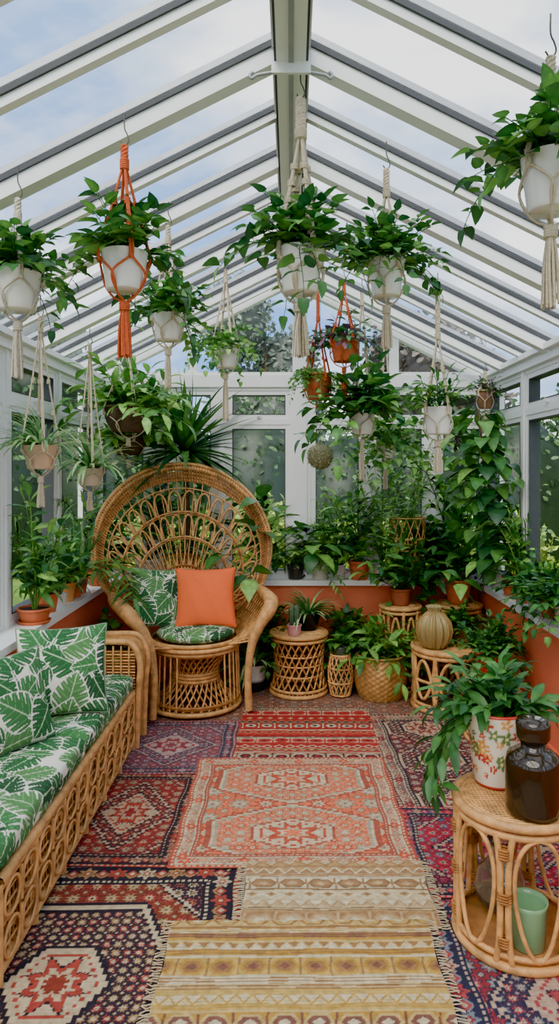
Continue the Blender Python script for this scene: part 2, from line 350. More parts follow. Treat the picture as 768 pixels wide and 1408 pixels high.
# ---------------------------------------------------------------- rugs
def persian(u,v,Wd,Ht,p,medal='diamond',bw=.12,sc=1.0,seed=0):
    P=[np.array(H(c)) for c in p]  # 0 field,1 dark,2 ivory,3 accent,4 border,5 accent2
    col=np.tile(P[0],(u.size,1)).reshape(u.shape+(3,)).copy()
    x=u-Wd/2; y=v-Ht/2
    q=.085*sc
    def rosettes(k,X,Y,q,c1,c2,c3,c4,off=0):
        ax=abs(X); ay=abs(Y)
        cx=np.round(ax/q); cy=np.round(ay/q+off); dx=ax-cx*q; dy=ay-(cy-off)*q
        r=np.hypot(dx,dy)/q; th=np.arctan2(dy,dx); hsh=((cx*7+cy*13+seed*5)%4)
        pet=r*(1+.28*np.cos(8*th))
        vine=(abs(np.sin(pi*(dx+dy)/q*1.0)*.5)+abs(np.cos(pi*(dx-dy)/q)))<.16
        col[k&vine]=c2
        e=(hsh<2)
        col[k&(pet<.36)]=P[1]; col[k&(pet<.31)&e]=c1; col[k&(pet<.31)&~e]=c3; col[k&(pet<.19)]=c4; col[k&(pet<.12)]=c2; col[k&(r<.05)]=P[1]
        dx2=q/2-abs(dx); dy2=q/2-abs(dy); d2=(dx2+dy2)/q
        col[k&(d2<.20)]=P[1]; col[k&(d2<.15)]=np.where((hsh%2==0)[...,None],c3,c4)[k&(d2<.15)]; col[k&(d2<.06)]=c2
    al=np.ones(u.shape,bool)
    rosettes(al,x,y,q,P[3],P[5],P[5],P[2])
    if medal:
        st=.012; xs=np.floor(abs(x)/st)*st; ysn=np.floor(abs(y)/st)*st; iv=.57
        yy=y
        if medal=='diamond': s=xs/(Wd*.34)+ysn/(Ht*.36)
        elif medal=='hex': s=np.maximum(ysn/(Ht*.30),xs/(Wd*.36)+ysn/(Ht*.62)); iv=.36
        elif medal=='multi':
            yy=abs((y+Ht*.5)%(Ht/3)-Ht/6); s=np.maximum(xs/(Wd*.34),xs/(Wd*.5)+np.floor(yy/st)*st/(Ht/6*1.05)); iv=.50
        elif medal=='coral':
            yy=np.abs((y+Ht*.5)%(Ht/2)-Ht/4); s=np.maximum(xs/(Wd*.37),xs/(Wd*.62)+np.floor(yy/st)*st/(Ht/4*1.0)); iv=.42
        k=s<1.0; col[k]=P[1]; k=s<.96; col[k]=P[2]; k=s<.91; col[k]=P[1] if medal!='coral' else P[5]
        k=s<.88; col[k]=P[4]; rosettes(k,x,y,q*(.55 if medal!='coral' else .45),P[3],P[2],P[5],P[2],.5)
        k=s<iv+.06; col[k]=P[1]; k=s<iv+.02; col[k]=P[2]
        k=(s<iv*.86)&(s>iv*.8); col[k]=P[3]
        th=np.arctan2(yy,x)
        rr=s/iv*(1+.22*np.cos(8*th))
        col[rr<.60]=P[1]; col[rr<.55]=P[3]; col[rr<.34]=P[2]; col[rr<.2]=P[0]
        if medal in('hex','diamond'):
            s2=np.floor(abs(x)/st)*st/(Wd/2)+np.floor(abs(y)/st)*st/(Ht/2); k=s2>1.22; col[k]=P[4]; rosettes(k,x,y,q*.75,P[2],P[5],P[3],P[1],.5); col[(s2>1.19)&(s2<1.22)]=P[2]; col[(s2>1.17)&(s2<1.19)]=P[1]
    d=np.minimum(np.minimum(u,Wd-u),np.minimum(v,Ht-v))
    al=np.where(np.minimum(u,Wd-u)<np.minimum(v,Ht-v),y,x)
    t=(d-bw*.25)/(bw*.55); kk=(d<bw); col[kk]=P[1] if medal not in('multi','coral') else P[2]; kk=(t>0)&(t<1)
    pb=bw*.8; ph_=(al/pb)%1-.5; w=bw*.55
    rr=np.hypot(ph_*pb,(t-.5)*w)/w; th=np.arctan2((t-.5)*w,ph_*pb); pet=rr*(1+.25*np.cos(6*th)); hs=(np.floor(al/pb)%3)
    sn=abs((t-.5)-.30*np.sin(2*pi*al/pb+pi/2))<.07; col[kk&sn]=P[5]
    col[kk&(pet<.42)]=P[1]; col[kk&(pet<.36)&(hs==0)]=P[3]; col[kk&(pet<.36)&(hs==1)]=P[2]*.9; col[kk&(pet<.36)&(hs==2)]=P[5]; col[kk&(pet<.18)]=P[0]; col[kk&(pet<.09)]=P[2]
    ed=abs(abs(ph_)-.5)*pb/w+abs(t-.5); col[kk&(ed<.3)]=P[3]; col[kk&(ed<.15)]=P[2]
    for a,b_,c in ((0,.05,1),(.05,.09,3),(.2,.25,1),(.80,.85,1),(.93,1.0,1)): col[(d>=a*bw)&(d<b_*bw)]=P[c]
    g1=(d>=.09*bw)&(d<.2*bw); col[g1]=P[2]; col[g1&(np.sin(al*2*pi/.022)>0)]=P[3]
    g2=(d>=.85*bw)&(d<.93*bw); col[g2]=P[2]; col[g2&(np.sin(al*2*pi/.02)>0.2)]=P[1]
    return col
def kilim(u,v,Wd,Ht,pal,bands,seed=0,period=.06):
    rs=np.random.RandomState(seed); P=[np.array(H(c)) for c in pal]
    col=np.zeros(u.shape+(3,)); z=0; x=u-Wd/2+.003*np.sin(v*31); k_=0
    while z<Ht:
        b=bands[k_%len(bands)]; k_+=1; h={'p':.010,'s':.022,'z':.030,'d':.048,'c':.035,'h':.062}[b]*rs.uniform(.85,1.15)
        vv=v+.002*np.sin(u*19+z*40)
        k=(vv>=z)&(vv<z+h+.01); t=(vv-z)/h
        a,b2,c,d=[P[i] for i in rs.choice(len(P),4,replace=False)]
        col[k]=a
        if b=='s': col[k&(np.floor(t*4)%2==1)]=b2
        if b=='z':
            w=abs((x/period)%1-.5)*2; col[k&(t<w)]=b2; col[k&(abs(t-w)<.15)]=c
        if b=='d':
            w=abs((x/(period*1.3))%1-.5)*2+abs(t-.5)*2; col[k&(w<1)]=b2; col[k&(w<.65)]=c; col[k&(w<.3)]=d
        if b=='c':
            w=((x/(period*.5))%1<.5); col[k&w&(t>.3)]=b2; col[k&(t<.2)]=c
        if b=='h':
            xx=abs((x/(period*2.0))%1-.5)*2; tt=abs(t-.5)*2; col[k&((xx+tt*.5)<.95)&(tt<.85)]=b2; col[k&((xx+tt*.5)<.72)&(tt<.62)]=c; col[k&((xx+tt)<.4)]=d; col[k&(xx>.92)]=c
        z+=h
    return col
def rug(name,x0,x1,y0,y1,z,fn,rot=0,fringe=None,g=.0045,seed=0,dim=.84):
    Wd,Ht=x1-x0,y1-y0; nx=int(Wd/g)+1; ny=int(Ht/g)+1
    U,V=np.meshgrid(np.linspace(0,Wd,nx),np.linspace(0,Ht,ny))
    C=fn(U,V,Wd,Ht).reshape(-1,3)*dim
    rs=np.random.RandomState(seed+5)
    C=C*(1+rs.uniform(-.1,.1,(ny,1,1)).repeat(nx,1).reshape(-1,1))
    ed=.004*np.sin(V*23+seed)*np.sin(U*pi/Wd-pi/2)
    Z=.0012*np.sin(U*17+seed)*np.sin(V*13+seed*2)
    pts=np.stack([U-Wd/2+ed,V-Ht/2,Z],-1).reshape(-1,3)
    i=np.arange(ny-1)[:,None]; j=np.arange(nx-1)[None]
    F=np.stack([i*nx+j,i*nx+j+1,(i+1)*nx+j+1,(i+1)*nx+j],-1).reshape(-1,4)
    mb=MB(); mb.add(pts,F,M['rug'],C)
    box(mb,-Wd/2+.004,Wd/2-.004,-Ht/2+.002,Ht/2-.002,-.003,-.0015,M['rug'],H('6b4a3a'))
    if fringe:
        fc=np.array(H('cdbb96'))
        if 'y' in fringe:
            for x in np.arange(-Wd/2,Wd/2,.011):
                for s in (-1,1):
                    tube(mb,[(x,s*Ht/2,0),(x+rs.uniform(-.006,.006),s*(Ht/2+.018),-.001),(x+rs.uniform(-.01,.01),s*(Ht/2+.038),-.003)],.0022,M['rug'],4,col=fc)
        if 'x' in fringe:
            for y in np.arange(-Ht/2,Ht/2,.011):
                for s in (-1,1):
                    tube(mb,[(s*Wd/2,y,0),(s*(Wd/2+.015),y+rs.uniform(-.006,.006),-.001),(s*(Wd/2+.03),y+rs.uniform(-.01,.01),-.003)],.0022,M['rug'],4,col=fc)
    mb.obj(name,loc=((x0+x1)/2,(y0+y1)/2,z),rot=(0,0,rot))
pp=lambda pal,md='diamond',bw=.12,sc=1,sd=0:(lambda u,v,w,h:persian(u,v,w,h,pal,md,bw,sc,sd))
kk=lambda pal,b,sd,per=.06:(lambda u,v,w,h:kilim(u,v,w,h,pal,b,sd,per))
rug('persian_rug',-1.22,1.25,3.55,4.64,.005,pp(['9b6a50','5d4340','cbb08c','a8543f','8a6350','7b6a68'],None,.12,.8,1),g=.006)
rug('persian_rug',-1.16,-.16,1.32,2.50,.008,pp(['9a3c2c','2c2430','d9c19a','b8483a','3a2c38','b58a58'],'hex',.13,.75,2),.02,g=.0036)
rug('persian_rug',-.95,-.40,2.47,3.26,.009,pp(['a0302c','3a262e','c9a888','b8402f','6e2a2e','a07a5c'],'diamond',.09,.65,3),-.02,g=.004)
rug('persian_rug',-.96,-.29,3.22,3.90,.011,pp(['a04e54','4a4452','cba8a0','b04046','7a5262','8a7a86'],'diamond',.08,.55,4),.02)
rug('kilim_rug',-.29,.46,3.28,4.08,.009,kk(['c0302a','d43f34','dcc6a4','4c3238','b5262a','c08f66','c8362c','a82424'],['z','p','d','p','s','h','s'],12,.045),-.01,'y')
rug('kilim_rug',-.45,.46,2.46,3.40,.014,pp(['ee7c54','b45a44','dcc49e','d4583c','f08a60','b0a88c'],'coral',.09,1.35,5),.01,None,g=.004,dim=.9)
rug('persian_rug',.44,1.05,2.75,4.02,.007,pp(['743338','2f2c38','cdb08e','a33a3a','553238','9a7c70'],'multi',.10,.7,6),.03)
rug('persian_rug',.42,1.20,2.28,2.90,.012,pp(['c0243a','34303e','c4a688','d83a48','702a40','74647c'],'diamond',.08,.6,7),-.03,g=.004)
rug('persian_rug',.40,1.2,1.35,2.34,.009,pp(['98343f','30304a','ccae96','b84a4e','4a3850','868f96'],'diamond',.12,.85,8),.03,g=.004)
rug('kilim_rug',-.16,.47,2.13,2.50,.016,kk(['d0b084','dbc498','96744e','c29a66','b08356','e2d2ac'],['p','h','p','s','z','p','d'],21,.05),.0,'x',g=.004,dim=.9)
rug('kilim_rug',-.37,.43,1.50,2.165,.020,kk(['d4b060','dec68e','c99a3e','a97c4a','e2d0a8','8a5a4a','d6b674'],['s','p','h','p','s','z','p','p','s'],34,.045),.01,'x',g=.0038,dim=.9)

# ---------------------------------------------------------------- fabric print
def monstera(U,V,seed,size=.17,dens=1.0):
    rs=np.random.RandomState(seed); bg=np.array(H('f4efe0'))
    col=np.tile(bg,(U.size,1)); u=U.ravel(); v=V.ravel()
    u0,u1,v0,v1=u.min(),u.max(),v.min(),v.max(); area=(u1-u0)*(v1-v0); n=int(area/(size*size*.42)*dens)
    gs=[np.array(H(c)) for c in ('2f6b3a','437f46','25552f','5a8c50')]
    pts=[]; tries=0
    while len(pts)<n and tries<n*40:
        tries+=1; c=np.array([rs.uniform(u0-.03,u1+.03),rs.uniform(v0-.03,v1+.03)])
        if all(np.hypot(*(c-p))>size*.62 for p in pts): pts.append(c)
    for cx,cy in pts:
        th=rs.uniform(0,2*pi); s=size*rs.uniform(.9,1.15)
        k=np.where((abs(u-cx)<s)&(abs(v-cy)<s))[0]
        if len(k)==0: continue
        a=((u[k]-cx)*math.cos(th)+(v[k]-cy)*math.sin(th))/s+.5; b=(-(u[k]-cx)*math.sin(th)+(v[k]-cy)*math.cos(th))/s
        ab=abs(b)
        w=np.where(a<.3,.46*np.sqrt(np.clip(1-((a-.3)/.36)**2,0,1)),.46*np.clip(1-((a-.3)/.72)**1.9,0,1))
        notch=(a<.10)&(ab<.05)
        t=a-.62*ab; fr=(t*4.8+.35)%1
        sw=.34*np.clip((ab/(w+.001)-.42)/.5,0,1)
        slit=(fr<sw)&(ab>w*.42)&(a<.9)
        inside=(a>-.04)&(a<1)&(ab<w)&~slit&~notch
        halo=(a>-.08)&(a<1.05)&(ab<w+.035)
        col[k[halo]]=bg
        g=gs[rs.randint(4)]; cc=np.tile(g,(len(k),1)); vein=abs(fr-.62)<.04; cc[vein]=g*1.8+.05; cc[ab<.014]=np.array(H('c4dab0'))
        col[k[inside]]=cc[inside]
        st=(a>-.2)&(a<=.1)&(ab<.012); col[k[st]]=g
    return col.reshape(U.shape+(3,))
def pillow(name,S,T,loc,rot,colf,n=100,parent=None):
    g=np.linspace(-1,1,n); U,V=np.meshgrid(g,g); mb=MB()
    X=S/2*U*(1-.08*(1-V**2)); Y=S/2*V*(1-.08*(1-U**2))
    Zt=T/2*((1-U**2)*(1-V**2)+1e-9)**.42+.002*np.sin(U*9+V*4)*(1-U**2)
    C=colf(U*S/2,V*S/2).reshape(-1,3)
    i=np.arange(n-1)[:,None]; j=np.arange(n-1)[None]; F=np.stack([i*n+j,i*n+j+1,(i+1)*n+j+1,(i+1)*n+j],-1).reshape(-1,4)
    mb.add(np.stack([X,Y,Zt],-1).reshape(-1,3),F,M['fabric'],C); mb.add(np.stack([X,Y,-Zt],-1).reshape(-1,3),F[:,::-1],M['fabric'],C)
    t=np.linspace(-1,1,30)
    edge=[(x,-1) for x in t[:-1]]+[(1,x) for x in t[:-1]]+[(-x,1) for x in t[:-1]]+[(-1,-x) for x in t[:-1]]
    E=np.array([(S/2*x*(1-.08*(1-y*y)),S/2*y*(1-.08*(1-x*x)),0) for x,y in edge])
    tube(mb,E,.004,M['fabric'],6,True,C.mean(0)*.9)
    return mb.obj(name,parent,loc,rot)
def solid(h): 
    c=np.array(H(h)); return lambda U,V: np.tile(c,(U.size,1)).reshape(U.shape+(3,))

# ---------------------------------------------------------------- sofa
RT=M['rattan']; RD=M['rattan_d']
def ridged(mb,pts,r,mat=None,pitch=.009,sides=12,amp=.14):
    P=np.asarray(pts,float); Ls=np.sum(np.linalg.norm(np.diff(P,axis=0),axis=1)); n=max(8,int(Ls/pitch*3))
    Q=smooth_pts(P,n); r=np.interp(np.linspace(0,1,n),np.linspace(0,1,len(np.atleast_1d(r))),np.atleast_1d(r)) if np.ndim(r) else np.full(n,r)
    r=r*(1+amp*np.abs(np.sin(np.arange(n)*pi/3))-amp)
    tube(mb,Q,r,mat or RT,sides)
so=root('rattan_sofa',(-1.02,2.7,0.012))
def line(mb,a,b,r=.006,mat=None,n=2,sides=6): tube(mb,[np.array(a)+(np.array(b)-np.array(a))*t for t in np.linspace(0,1,n)],r,mat or RT,sides)
mb=MB(); y0,y1=-.80,.80; xf=.205; xb=-.19
for x in (xf,xb):
    for z,r in ((.285,.018),(.262,.010),(.035,.016),(.155,.009)): line(mb,(x,y0,z),(x,y1,z),r,n=12,sides=8)
    for y in np.linspace(y0,y1,7): line(mb,(x,y,.0),(x,y,.285),.015,sides=8)
for y in (y0,y1):
    for z in (.285,.035,.155): line(mb,(xb,y,z),(xf,y,z),.014)
    for x in np.linspace(xb,xf,9): line(mb,(x,y,.03),(x,y,.285),.006)
ny=60
for i in range(ny):
    ya=y0+(y1-y0)*i/(ny-1)
    for z0,z1 in ((.045,.15),(.16,.262)):
        line(mb,(xf-.002,ya,z0),(xf-.002,ya,z1),.0036,RD if i%3 else RT)
for z in (.08,.115,.195,.23):
    line(mb,(xf+.003,y0,z),(xf+.003,y1,z),.004,RT)
for sgm in range(6):
    ya=y0+(y1-y0)*sgm/6; yb=ya+(y1-y0)/6
    ym=(ya+yb)/2; a=np.linspace(0,2*pi,28,endpoint=False)
    for z0,z1 in ((.04,.15),(.16,.265)):
        for s_ in (-1,1):
            yc=ym+s_*(yb-ya)*.25
            tube(mb,np.stack([np.full(28,xf+.012),yc+(yb-ya)*.21*np.cos(a),(z0+z1)/2+(z1-z0)*.46*np.sin(a)],1),.0055,RT,6,True)
        line(mb,(xf+.012,ym,z0),(xf+.012,ym,z1),.007)
for i in range(16):
    y=y0+(y1-y0)*i/15; line(mb,(xb,y,.275),(xf,y,.275),.008)
tube(mb,smooth_pts([(xb,y0,.3),(xb-.0,y0,.54),(xb-.0,y0+.08,.58),(xb-.0,y1-.08,.58),(xb,y1,.54),(xb,y1,.3)],50),.014,RT,8)
for i in range(30):
    y=y0+.03+(y1-y0-.06)*i/29; line(mb,(xb,y,.28),(xb,y,.575),.005)
mb.obj('frame',so)
mb=MB(); a0_=.835; a1_=.16; AT=.535
for j in range(26):
    t=j/25; y=a0_+t*a1_
    pts=[(xb+.02,y,.03),(xb+.02,y,AT-.09),(xb+.06,y,AT-.02),(xf-.08,y,AT),(xf-.0,y,AT-.03),(xf+.025,y,AT-.11),(xf+.015,y,.28),(xf+.01,y,.02)]
    tube(mb,smooth_pts(pts,30),.0052,RT if j%2 else RD,5)
for t in (0,1):
    y=a0_-.005+t*(a1_+.015)
    pts=[(xb+.02,y,.03),(xb+.02,y,AT-.09),(xb+.06,y,AT-.01),(xf-.08,y,AT+.01),(xf,y,AT-.015),(xf+.035,y,AT-.11),(xf+.025,y,.28),(xf+.015,y,.0)]
    ridged(mb,pts,.017)
for i,z in enumerate(np.linspace(.05,AT-.04,30)):
    line(mb,(xb+.03,a0_-.01,z),(xf+.01,a0_-.01,z),.0055,RD if i%2 else RT)
for x in np.linspace(xb+.05,xf-.02,9): line(mb,(x,a0_-.017,.04),(x,a0_-.017,AT-.01),.005)
mb.obj('arm_far',so)
mb=MB()
y=-.83; ridged(mb,[(xb+.02,y,.0),(xb+.02,y,.44),(xb+.05,y,.50),(xf-.13,y,.51),(xf-.05,y,.47),(xf-.02,y,.38),(xf-.015,y,.25),(xf-.015,y,.0)],.022)
mb.obj('arm_near',so)
def mattress(name,Lx,Ly,T,loc,seed,parent):
    per=2*(Lx+T); nc=int(per/.0045); nl=int(Ly/.0045)
    a=np.linspace(0,2*pi,nc,endpoint=False); ex=.35
    cx=np.sign(np.cos(a))*abs(np.cos(a))**ex; cz=np.sign(np.sin(a))*abs(np.sin(a))**(ex*1.3)
    ds=np.hypot(np.diff(np.r_[cx,cx[0]])*Lx/2,np.diff(np.r_[cz,cz[0]])*T/2)
    s=np.r_[0,np.cumsum(ds)]; tt=np.linspace(0,s[-1],nc,endpoint=False); cx2=np.interp(tt,s,np.r_[cx,cx[0]]); cz2=np.interp(tt,s,np.r_[cz,cz[0]])
    v=np.linspace(-1,1,nl); sh=(1-abs(v)**30)**.5; sh=np.clip(sh,.0,1)
    shx=1-(1-sh)*.08
    X=Lx/2*cx2[None]*shx[:,None]; Z=T/2*cz2[None]*np.clip(sh,.02,1)[:,None]*(1+.06*np.cos(v*pi*1.0)[:,None]+.05*np.sin(v*14)[:,None]*np.cos(cx2*3)[None])
    Y=Ly/2*v[:,None]*np.ones(nc)[None]
    C=monstera(np.repeat(tt[None],nl,0),Y,seed,.155,1.2).reshape(-1,3)
    i=np.arange(nl-1)[:,None]; j=np.arange(nc)[None]; F=np.stack([i*nc+j,(i+1)*nc+j,(i+1)*nc+(j+1)%nc,i*nc+(j+1)%nc],-1).reshape(-1,4)
    mb=MB(); mb.add(np.stack([X,Y,Z],-1).reshape(-1,3),F,M['fabric'],C)
    mb.obj(name,parent,loc)
mattress('seat_cushion',.42,.81,.10,(.005,-.40,.345),3,so)
mattress('seat_cushion_far',.42,.81,.10,(.005,.41,.345),8,so)
pf=lambda sd,sz=.15:(lambda U,V:monstera(U,V,sd,sz,1.3))
pillow('throw_pillow',.38,.13,(-.99,2.95,.58),(math.radians(68),0,math.radians(18)),pf(5,.165),130)
pillow('throw_pillow',.36,.11,(-1.065,2.56,.57),(math.radians(72),0,math.radians(58)),pf(9,.16),120)

# ---------------------------------------------------------------- peacock chair
ch=root('peacock_chair',(-.59,4.19,0.012),math.radians(17))
FX=-.04
def FP(s,ph,off=0):
    x=.55*math.sin(ph); z=.935+.51*math.cos(ph); x=s*x; z=.50+s*(z-.50)
    return np.array([x+FX*min(1,max(0,(z-.4)/.4)),.17+.16*(z-.42)-.30*x*x+off,z])
mb=MB(); PH=math.radians(142)
def arc(s,r,mat=RT,off=0,n=90,p=PH,ridge=False):
    pts=[FP(s,t,off) for t in np.linspace(-p,p,n)]
    tube(mb,pts,r,mat,6)
for s,r in ((1.0,.018),(.965,.010),(.94,.010),(.918,.011)): arc(s,r)
arc(1.03,.012)
for t in np.linspace(-PH,PH,150):
    tube(mb,[FP(1.02,t,-.012),FP(.965,t+.006,-.018),FP(.91,t+.012,-.012)],.0042,RD,4)
arc(.86,.005); arc(.70,.006); arc(.685,.005,RD); arc(.53,.006); arc(.515,.005,RD)
NS=44
angs=np.linspace(-PH,PH,NS)
for t in angs: tube(mb,[FP(s,t) for s in np.linspace(.12,.92,10)],.0038,RT,5)
for a,b in zip(angs[:-1],angs[1:]):
    mid=(a+b)/2
    tube(mb,[FP(s,mid) for s in (.08,.42)],.003,RD,5)
ang2=np.linspace(-PH,PH,23)
for a,b in zip(ang2[:-1],ang2[1:]):
    mid=(a+b)/2; w=(b-a)*.46
    for s0,s1,rr in ((.705,.845,.0065),):
        pts=[FP(s0+(s1-s0)*math.sin(u)**.8,mid-w*math.cos(u),-.010) for u in np.linspace(0.001,pi-.001,14)]
        tube(mb,pts,rr,RT,5)
    pts=[FP(.54+.14*math.sin(u),mid-w*math.cos(u),-.008) for u in np.linspace(0,pi,12)]; tube(mb,pts,.006,RT,5)
    tube(mb,[FP(.34,a,-.008),FP(.49,mid,-.008),FP(.34,b,-.008)],.0045,RT,5)
for i,s in enumerate(np.linspace(.14,.34,9)): arc(s,.0055,RT if i%2 else RD,-.004,60)
for sx in (-1,1):
    ridged(mb,[FP(1.0,sx*PH),(sx*.30,.17,.46),(sx*.26,.14,.40),(sx*.25,.12,.2),(sx*.27,.12,.01)],.02)
mb.obj('fan_back',ch)
mb=MB()
for sx in (-1,1):
    P=[FP(.99,sx*math.radians(122),-.01),(sx*.455+FX*.5,-.04,.655),(sx*.435,-.18,.635),(sx*.395,-.27,.60),(sx*.335,-.29,.52),(sx*.29,-.275,.40),(sx*.272,-.26,.22),(sx*.28,-.25,.02)]
    ridged(mb,P,[.028,.040,.046,.044,.034,.026,.022,.024],RT,amp=.22)
    Q=smooth_pts(P[:6],20)
    for i,q in enumerate(Q[:-1]):
        th=-1.0+1.5*(1-i/19); e=np.array([sx*.255*math.cos(th),.255*math.sin(th),.40])
        tube(mb,[q,(q+e)/2+np.array([sx*.02,0,0]),e],.006,RT,5)
    for f in (.3,.5,.7):
        pts=[]
        for i,q in enumerate(Q[:-1]):
            th=-1.0+1.5*(1-i/19); e=np.array([sx*.255*math.cos(th),.255*math.sin(th),.40]); pts.append(q*(1-f)+e*f+np.array([sx*.02*(1-abs(2*f-1)),0,0]))
        tube(mb,pts,.006,RD,5)
    for i in range(7):
        th=-1.02+i*.16; e=np.array([sx*.262*math.cos(th),.262*math.sin(th),.38]); tube(mb,[e,(sx*.275*math.cos(th),.275*math.sin(th),.02)],.006,RT,5)
mb.obj('arms',ch)
mb=MB()
revolve(mb,[(.001,.405),(.25,.405),(.268,.395),(.268,.375),(.25,.365),(.001,.365)],RD,seg=40)
for z,r in ((.41,.262),(.385,.275),(.36,.262)): ring(mb,(0,0,z),r,.013,RT,48)
def hr(z): t=z/.36; return .135+.12*abs(2*t-1.1)**1.6
for sgn in (-1,1):
    for i in range(30):
        a0=i*2*pi/30; pts=[(hr(z)*math.cos(a0+sgn*z*3.0),hr(z)*math.sin(a0+sgn*z*3.0),z) for z in np.linspace(.015,.36,14)]
        tube(mb,pts,.006,RT if sgn>0 else RD,5)
for z in (.015,.04,.17,.19,.21,.34): ring(mb,(0,0,z),hr(z)+.004,.010,RT,40)
ring(mb,(0,0,.02),.275,.014,RT,48); ring(mb,(0,0,.06),.272,.009,RD,48)
mb.obj('seat_base',ch)
mb=MB(); n=90; rr=np.linspace(0,1,n); a=np.linspace(0,2*pi,240,endpoint=False)
RR,A=np.meshgrid(rr,a,indexing='ij'); S=.235
top=.036*(1-RR**6)**.5+.012*(1-RR**2)
X=S*RR*np.cos(A);Y=S*RR*np.sin(A); C=monstera(X,Y,14,.13,1.4).reshape(-1,3)
i=np.arange(n-1)[:,None]; j=np.arange(240)[None]; F=np.stack([i*240+j,(i+1)*240+j,(i+1)*240+(j+1)%240,i*240+(j+1)%240],-1).reshape(-1,4)
mb.add(np.stack([X,Y,.452+top],-1).reshape(-1,3),F,M['fabric'],C); mb.add(np.stack([X,Y,.452-top],-1).reshape(-1,3),F[:,::-1],M['fabric'],C)
mb.obj('seat_cushion',ch,(0,-.03,0))
pillow('throw_pillow',.36,.12,(-.52,4.17,.665),(math.radians(72),0,math.radians(8)),solid('ff743c'))
pillow('throw_pillow',.36,.11,(-.80,4.17,.665),(math.radians(70),math.radians(6),math.radians(30)),pf(22,.15),120)

# ---------------------------------------------------------------- rattan stools
def stool(name,x,y,r,h,kind,tr=.011,rot=0):
    mb=MB()
    revolve(mb,[(.001,h-.004),(r-.01,h-.004),(r-.004,h-.012),(.001,h-.014)],RD,seg=36)
    g=np.arange(-r,r,.012 if kind!='simple' else .016)
    for q in g:
        w=math.sqrt(max(0,(r-.012)**2-q*q))
        if w>.01:
            line(mb,(q,-w,h-.001),(q,w,h-.001),.0026,RT,sides=4); line(mb,(-w,q,h-.0),(w,q,h-.0),.0026,RT,sides=4)
    ring(mb,(0,0,h-.006),r,tr*1.25,RT,48,8); ring(mb,(0,0,h-.035),r-.003,tr,RT,48,8)
    for rr_ in (r-.02,r-.032): ring(mb,(0,0,h),rr_,.004,RT,48)
    ring(mb,(0,0,tr),r,tr*1.2,RT,48,8); ring(mb,(0,0,tr+.03),r-.002,tr*.8,RT,48,8)
    if kind=='loops':
        K=6
        for i in range(K):
            a0=2*pi*i/K+rot
            for e in (-.06,.06):
                tube(mb,[(r*math.cos(a0+e*(1.0+1.2*abs(2*t-1)**3)),r*math.sin(a0+e*(1+1.2*abs(2*t-1)**3)),.01+t*(h-.04)) for t in np.linspace(0,1,12)],tr*.9,RT,8)
            am=a0+pi/K
            tube(mb,[(r*math.cos(am+.36*math.cos(u)*(1+.25*math.sin(u))),r*math.sin(am+.36*math.cos(u)*(1+.25*math.sin(u))),h*.5+h*.41*math.sin(u)) for u in np.linspace(0,2*pi,40,endpoint=False)],tr*.62,RT,7,True)
            for z in (h*.5,h*.2,h*.8):
                tube(mb,[(r*math.cos(a0+e)*1.0+math.cos(a0)*d,r*math.sin(a0+e)+math.sin(a0)*d,z+dz) for dz in (-.012,-.004,.004,.012) for e,d in ((-.11,0),(-.05,.014),(.05,.014),(.11,0),(.05,-.014),(-.05,-.014))],.004,RD,5)
        revolve(mb,[(.001,.03),(r-.005,.03),(r-.005,.02),(.001,.02)],RD,seg=30)
    elif kind=='trellis':
        rf=lambda z: r*(.86+.14*abs(2*z/h-1)**1.5)
        for sgn in (-1,1):
            for i in range(22):
                a0=2*pi*i/22
                tube(mb,[(rf(z)*math.cos(a0+sgn*(z/h)*1.15),rf(z)*math.sin(a0+sgn*(z/h)*1.15),z) for z in np.linspace(.02,h-.03,14)],.006,RT if sgn>0 else RD,5)
        for z in (h*.33,h*.5,h*.66): ring(mb,(0,0,z),rf(z),.006,RT,40)
    else:
        K=8
        for i in range(K):
            a0=2*pi*i/K+rot
            tube(mb,[(r*math.cos(a0),r*math.sin(a0),z) for z in (.0,h-.02)],tr,RT,8)
            tube(mb,[(r*math.cos(a0+2*pi/K*t),r*math.sin(a0+2*pi/K*t),.03+(h-.09)*math.sin(pi*t)**.6) for t in np.linspace(0,1,18)],tr*.8,RT,6)
            tube(mb,[(r*math.cos(a0+2*pi/K*t),r*math.sin(a0+2*pi/K*t),h-.04-(h-.12)*math.sin(pi*t)**.6) for t in np.linspace(0,1,18)],tr*.8,RT,6)
        ring(mb,(0,0,h*.5),r,tr*.7,RT,40)
    return mb.obj(name,loc=(x,y,.0))
def at(o,z): o.location.z=z; return o
at(stool('rattan_side_table',.70,2.12,.185,.42,'loops',.011,.02),.012)
at(stool('rattan_coffee_table',.96,4.17,.215,.365,'simple',.013,.2),.008)
at(stool('rattan_drum_stool',.05,4.44,.18,.385,'trellis'),.008)
at(stool('rattan_stool',1.10,4.50,.145,.555,'simple',.011),.008)
at(stool('rattan_plant_stool',.72,4.50,.13,.545,'simple',.010),.008)
at(stool('rattan_footstool',1.08,3.66,.14,.33,'simple',.010),.008)

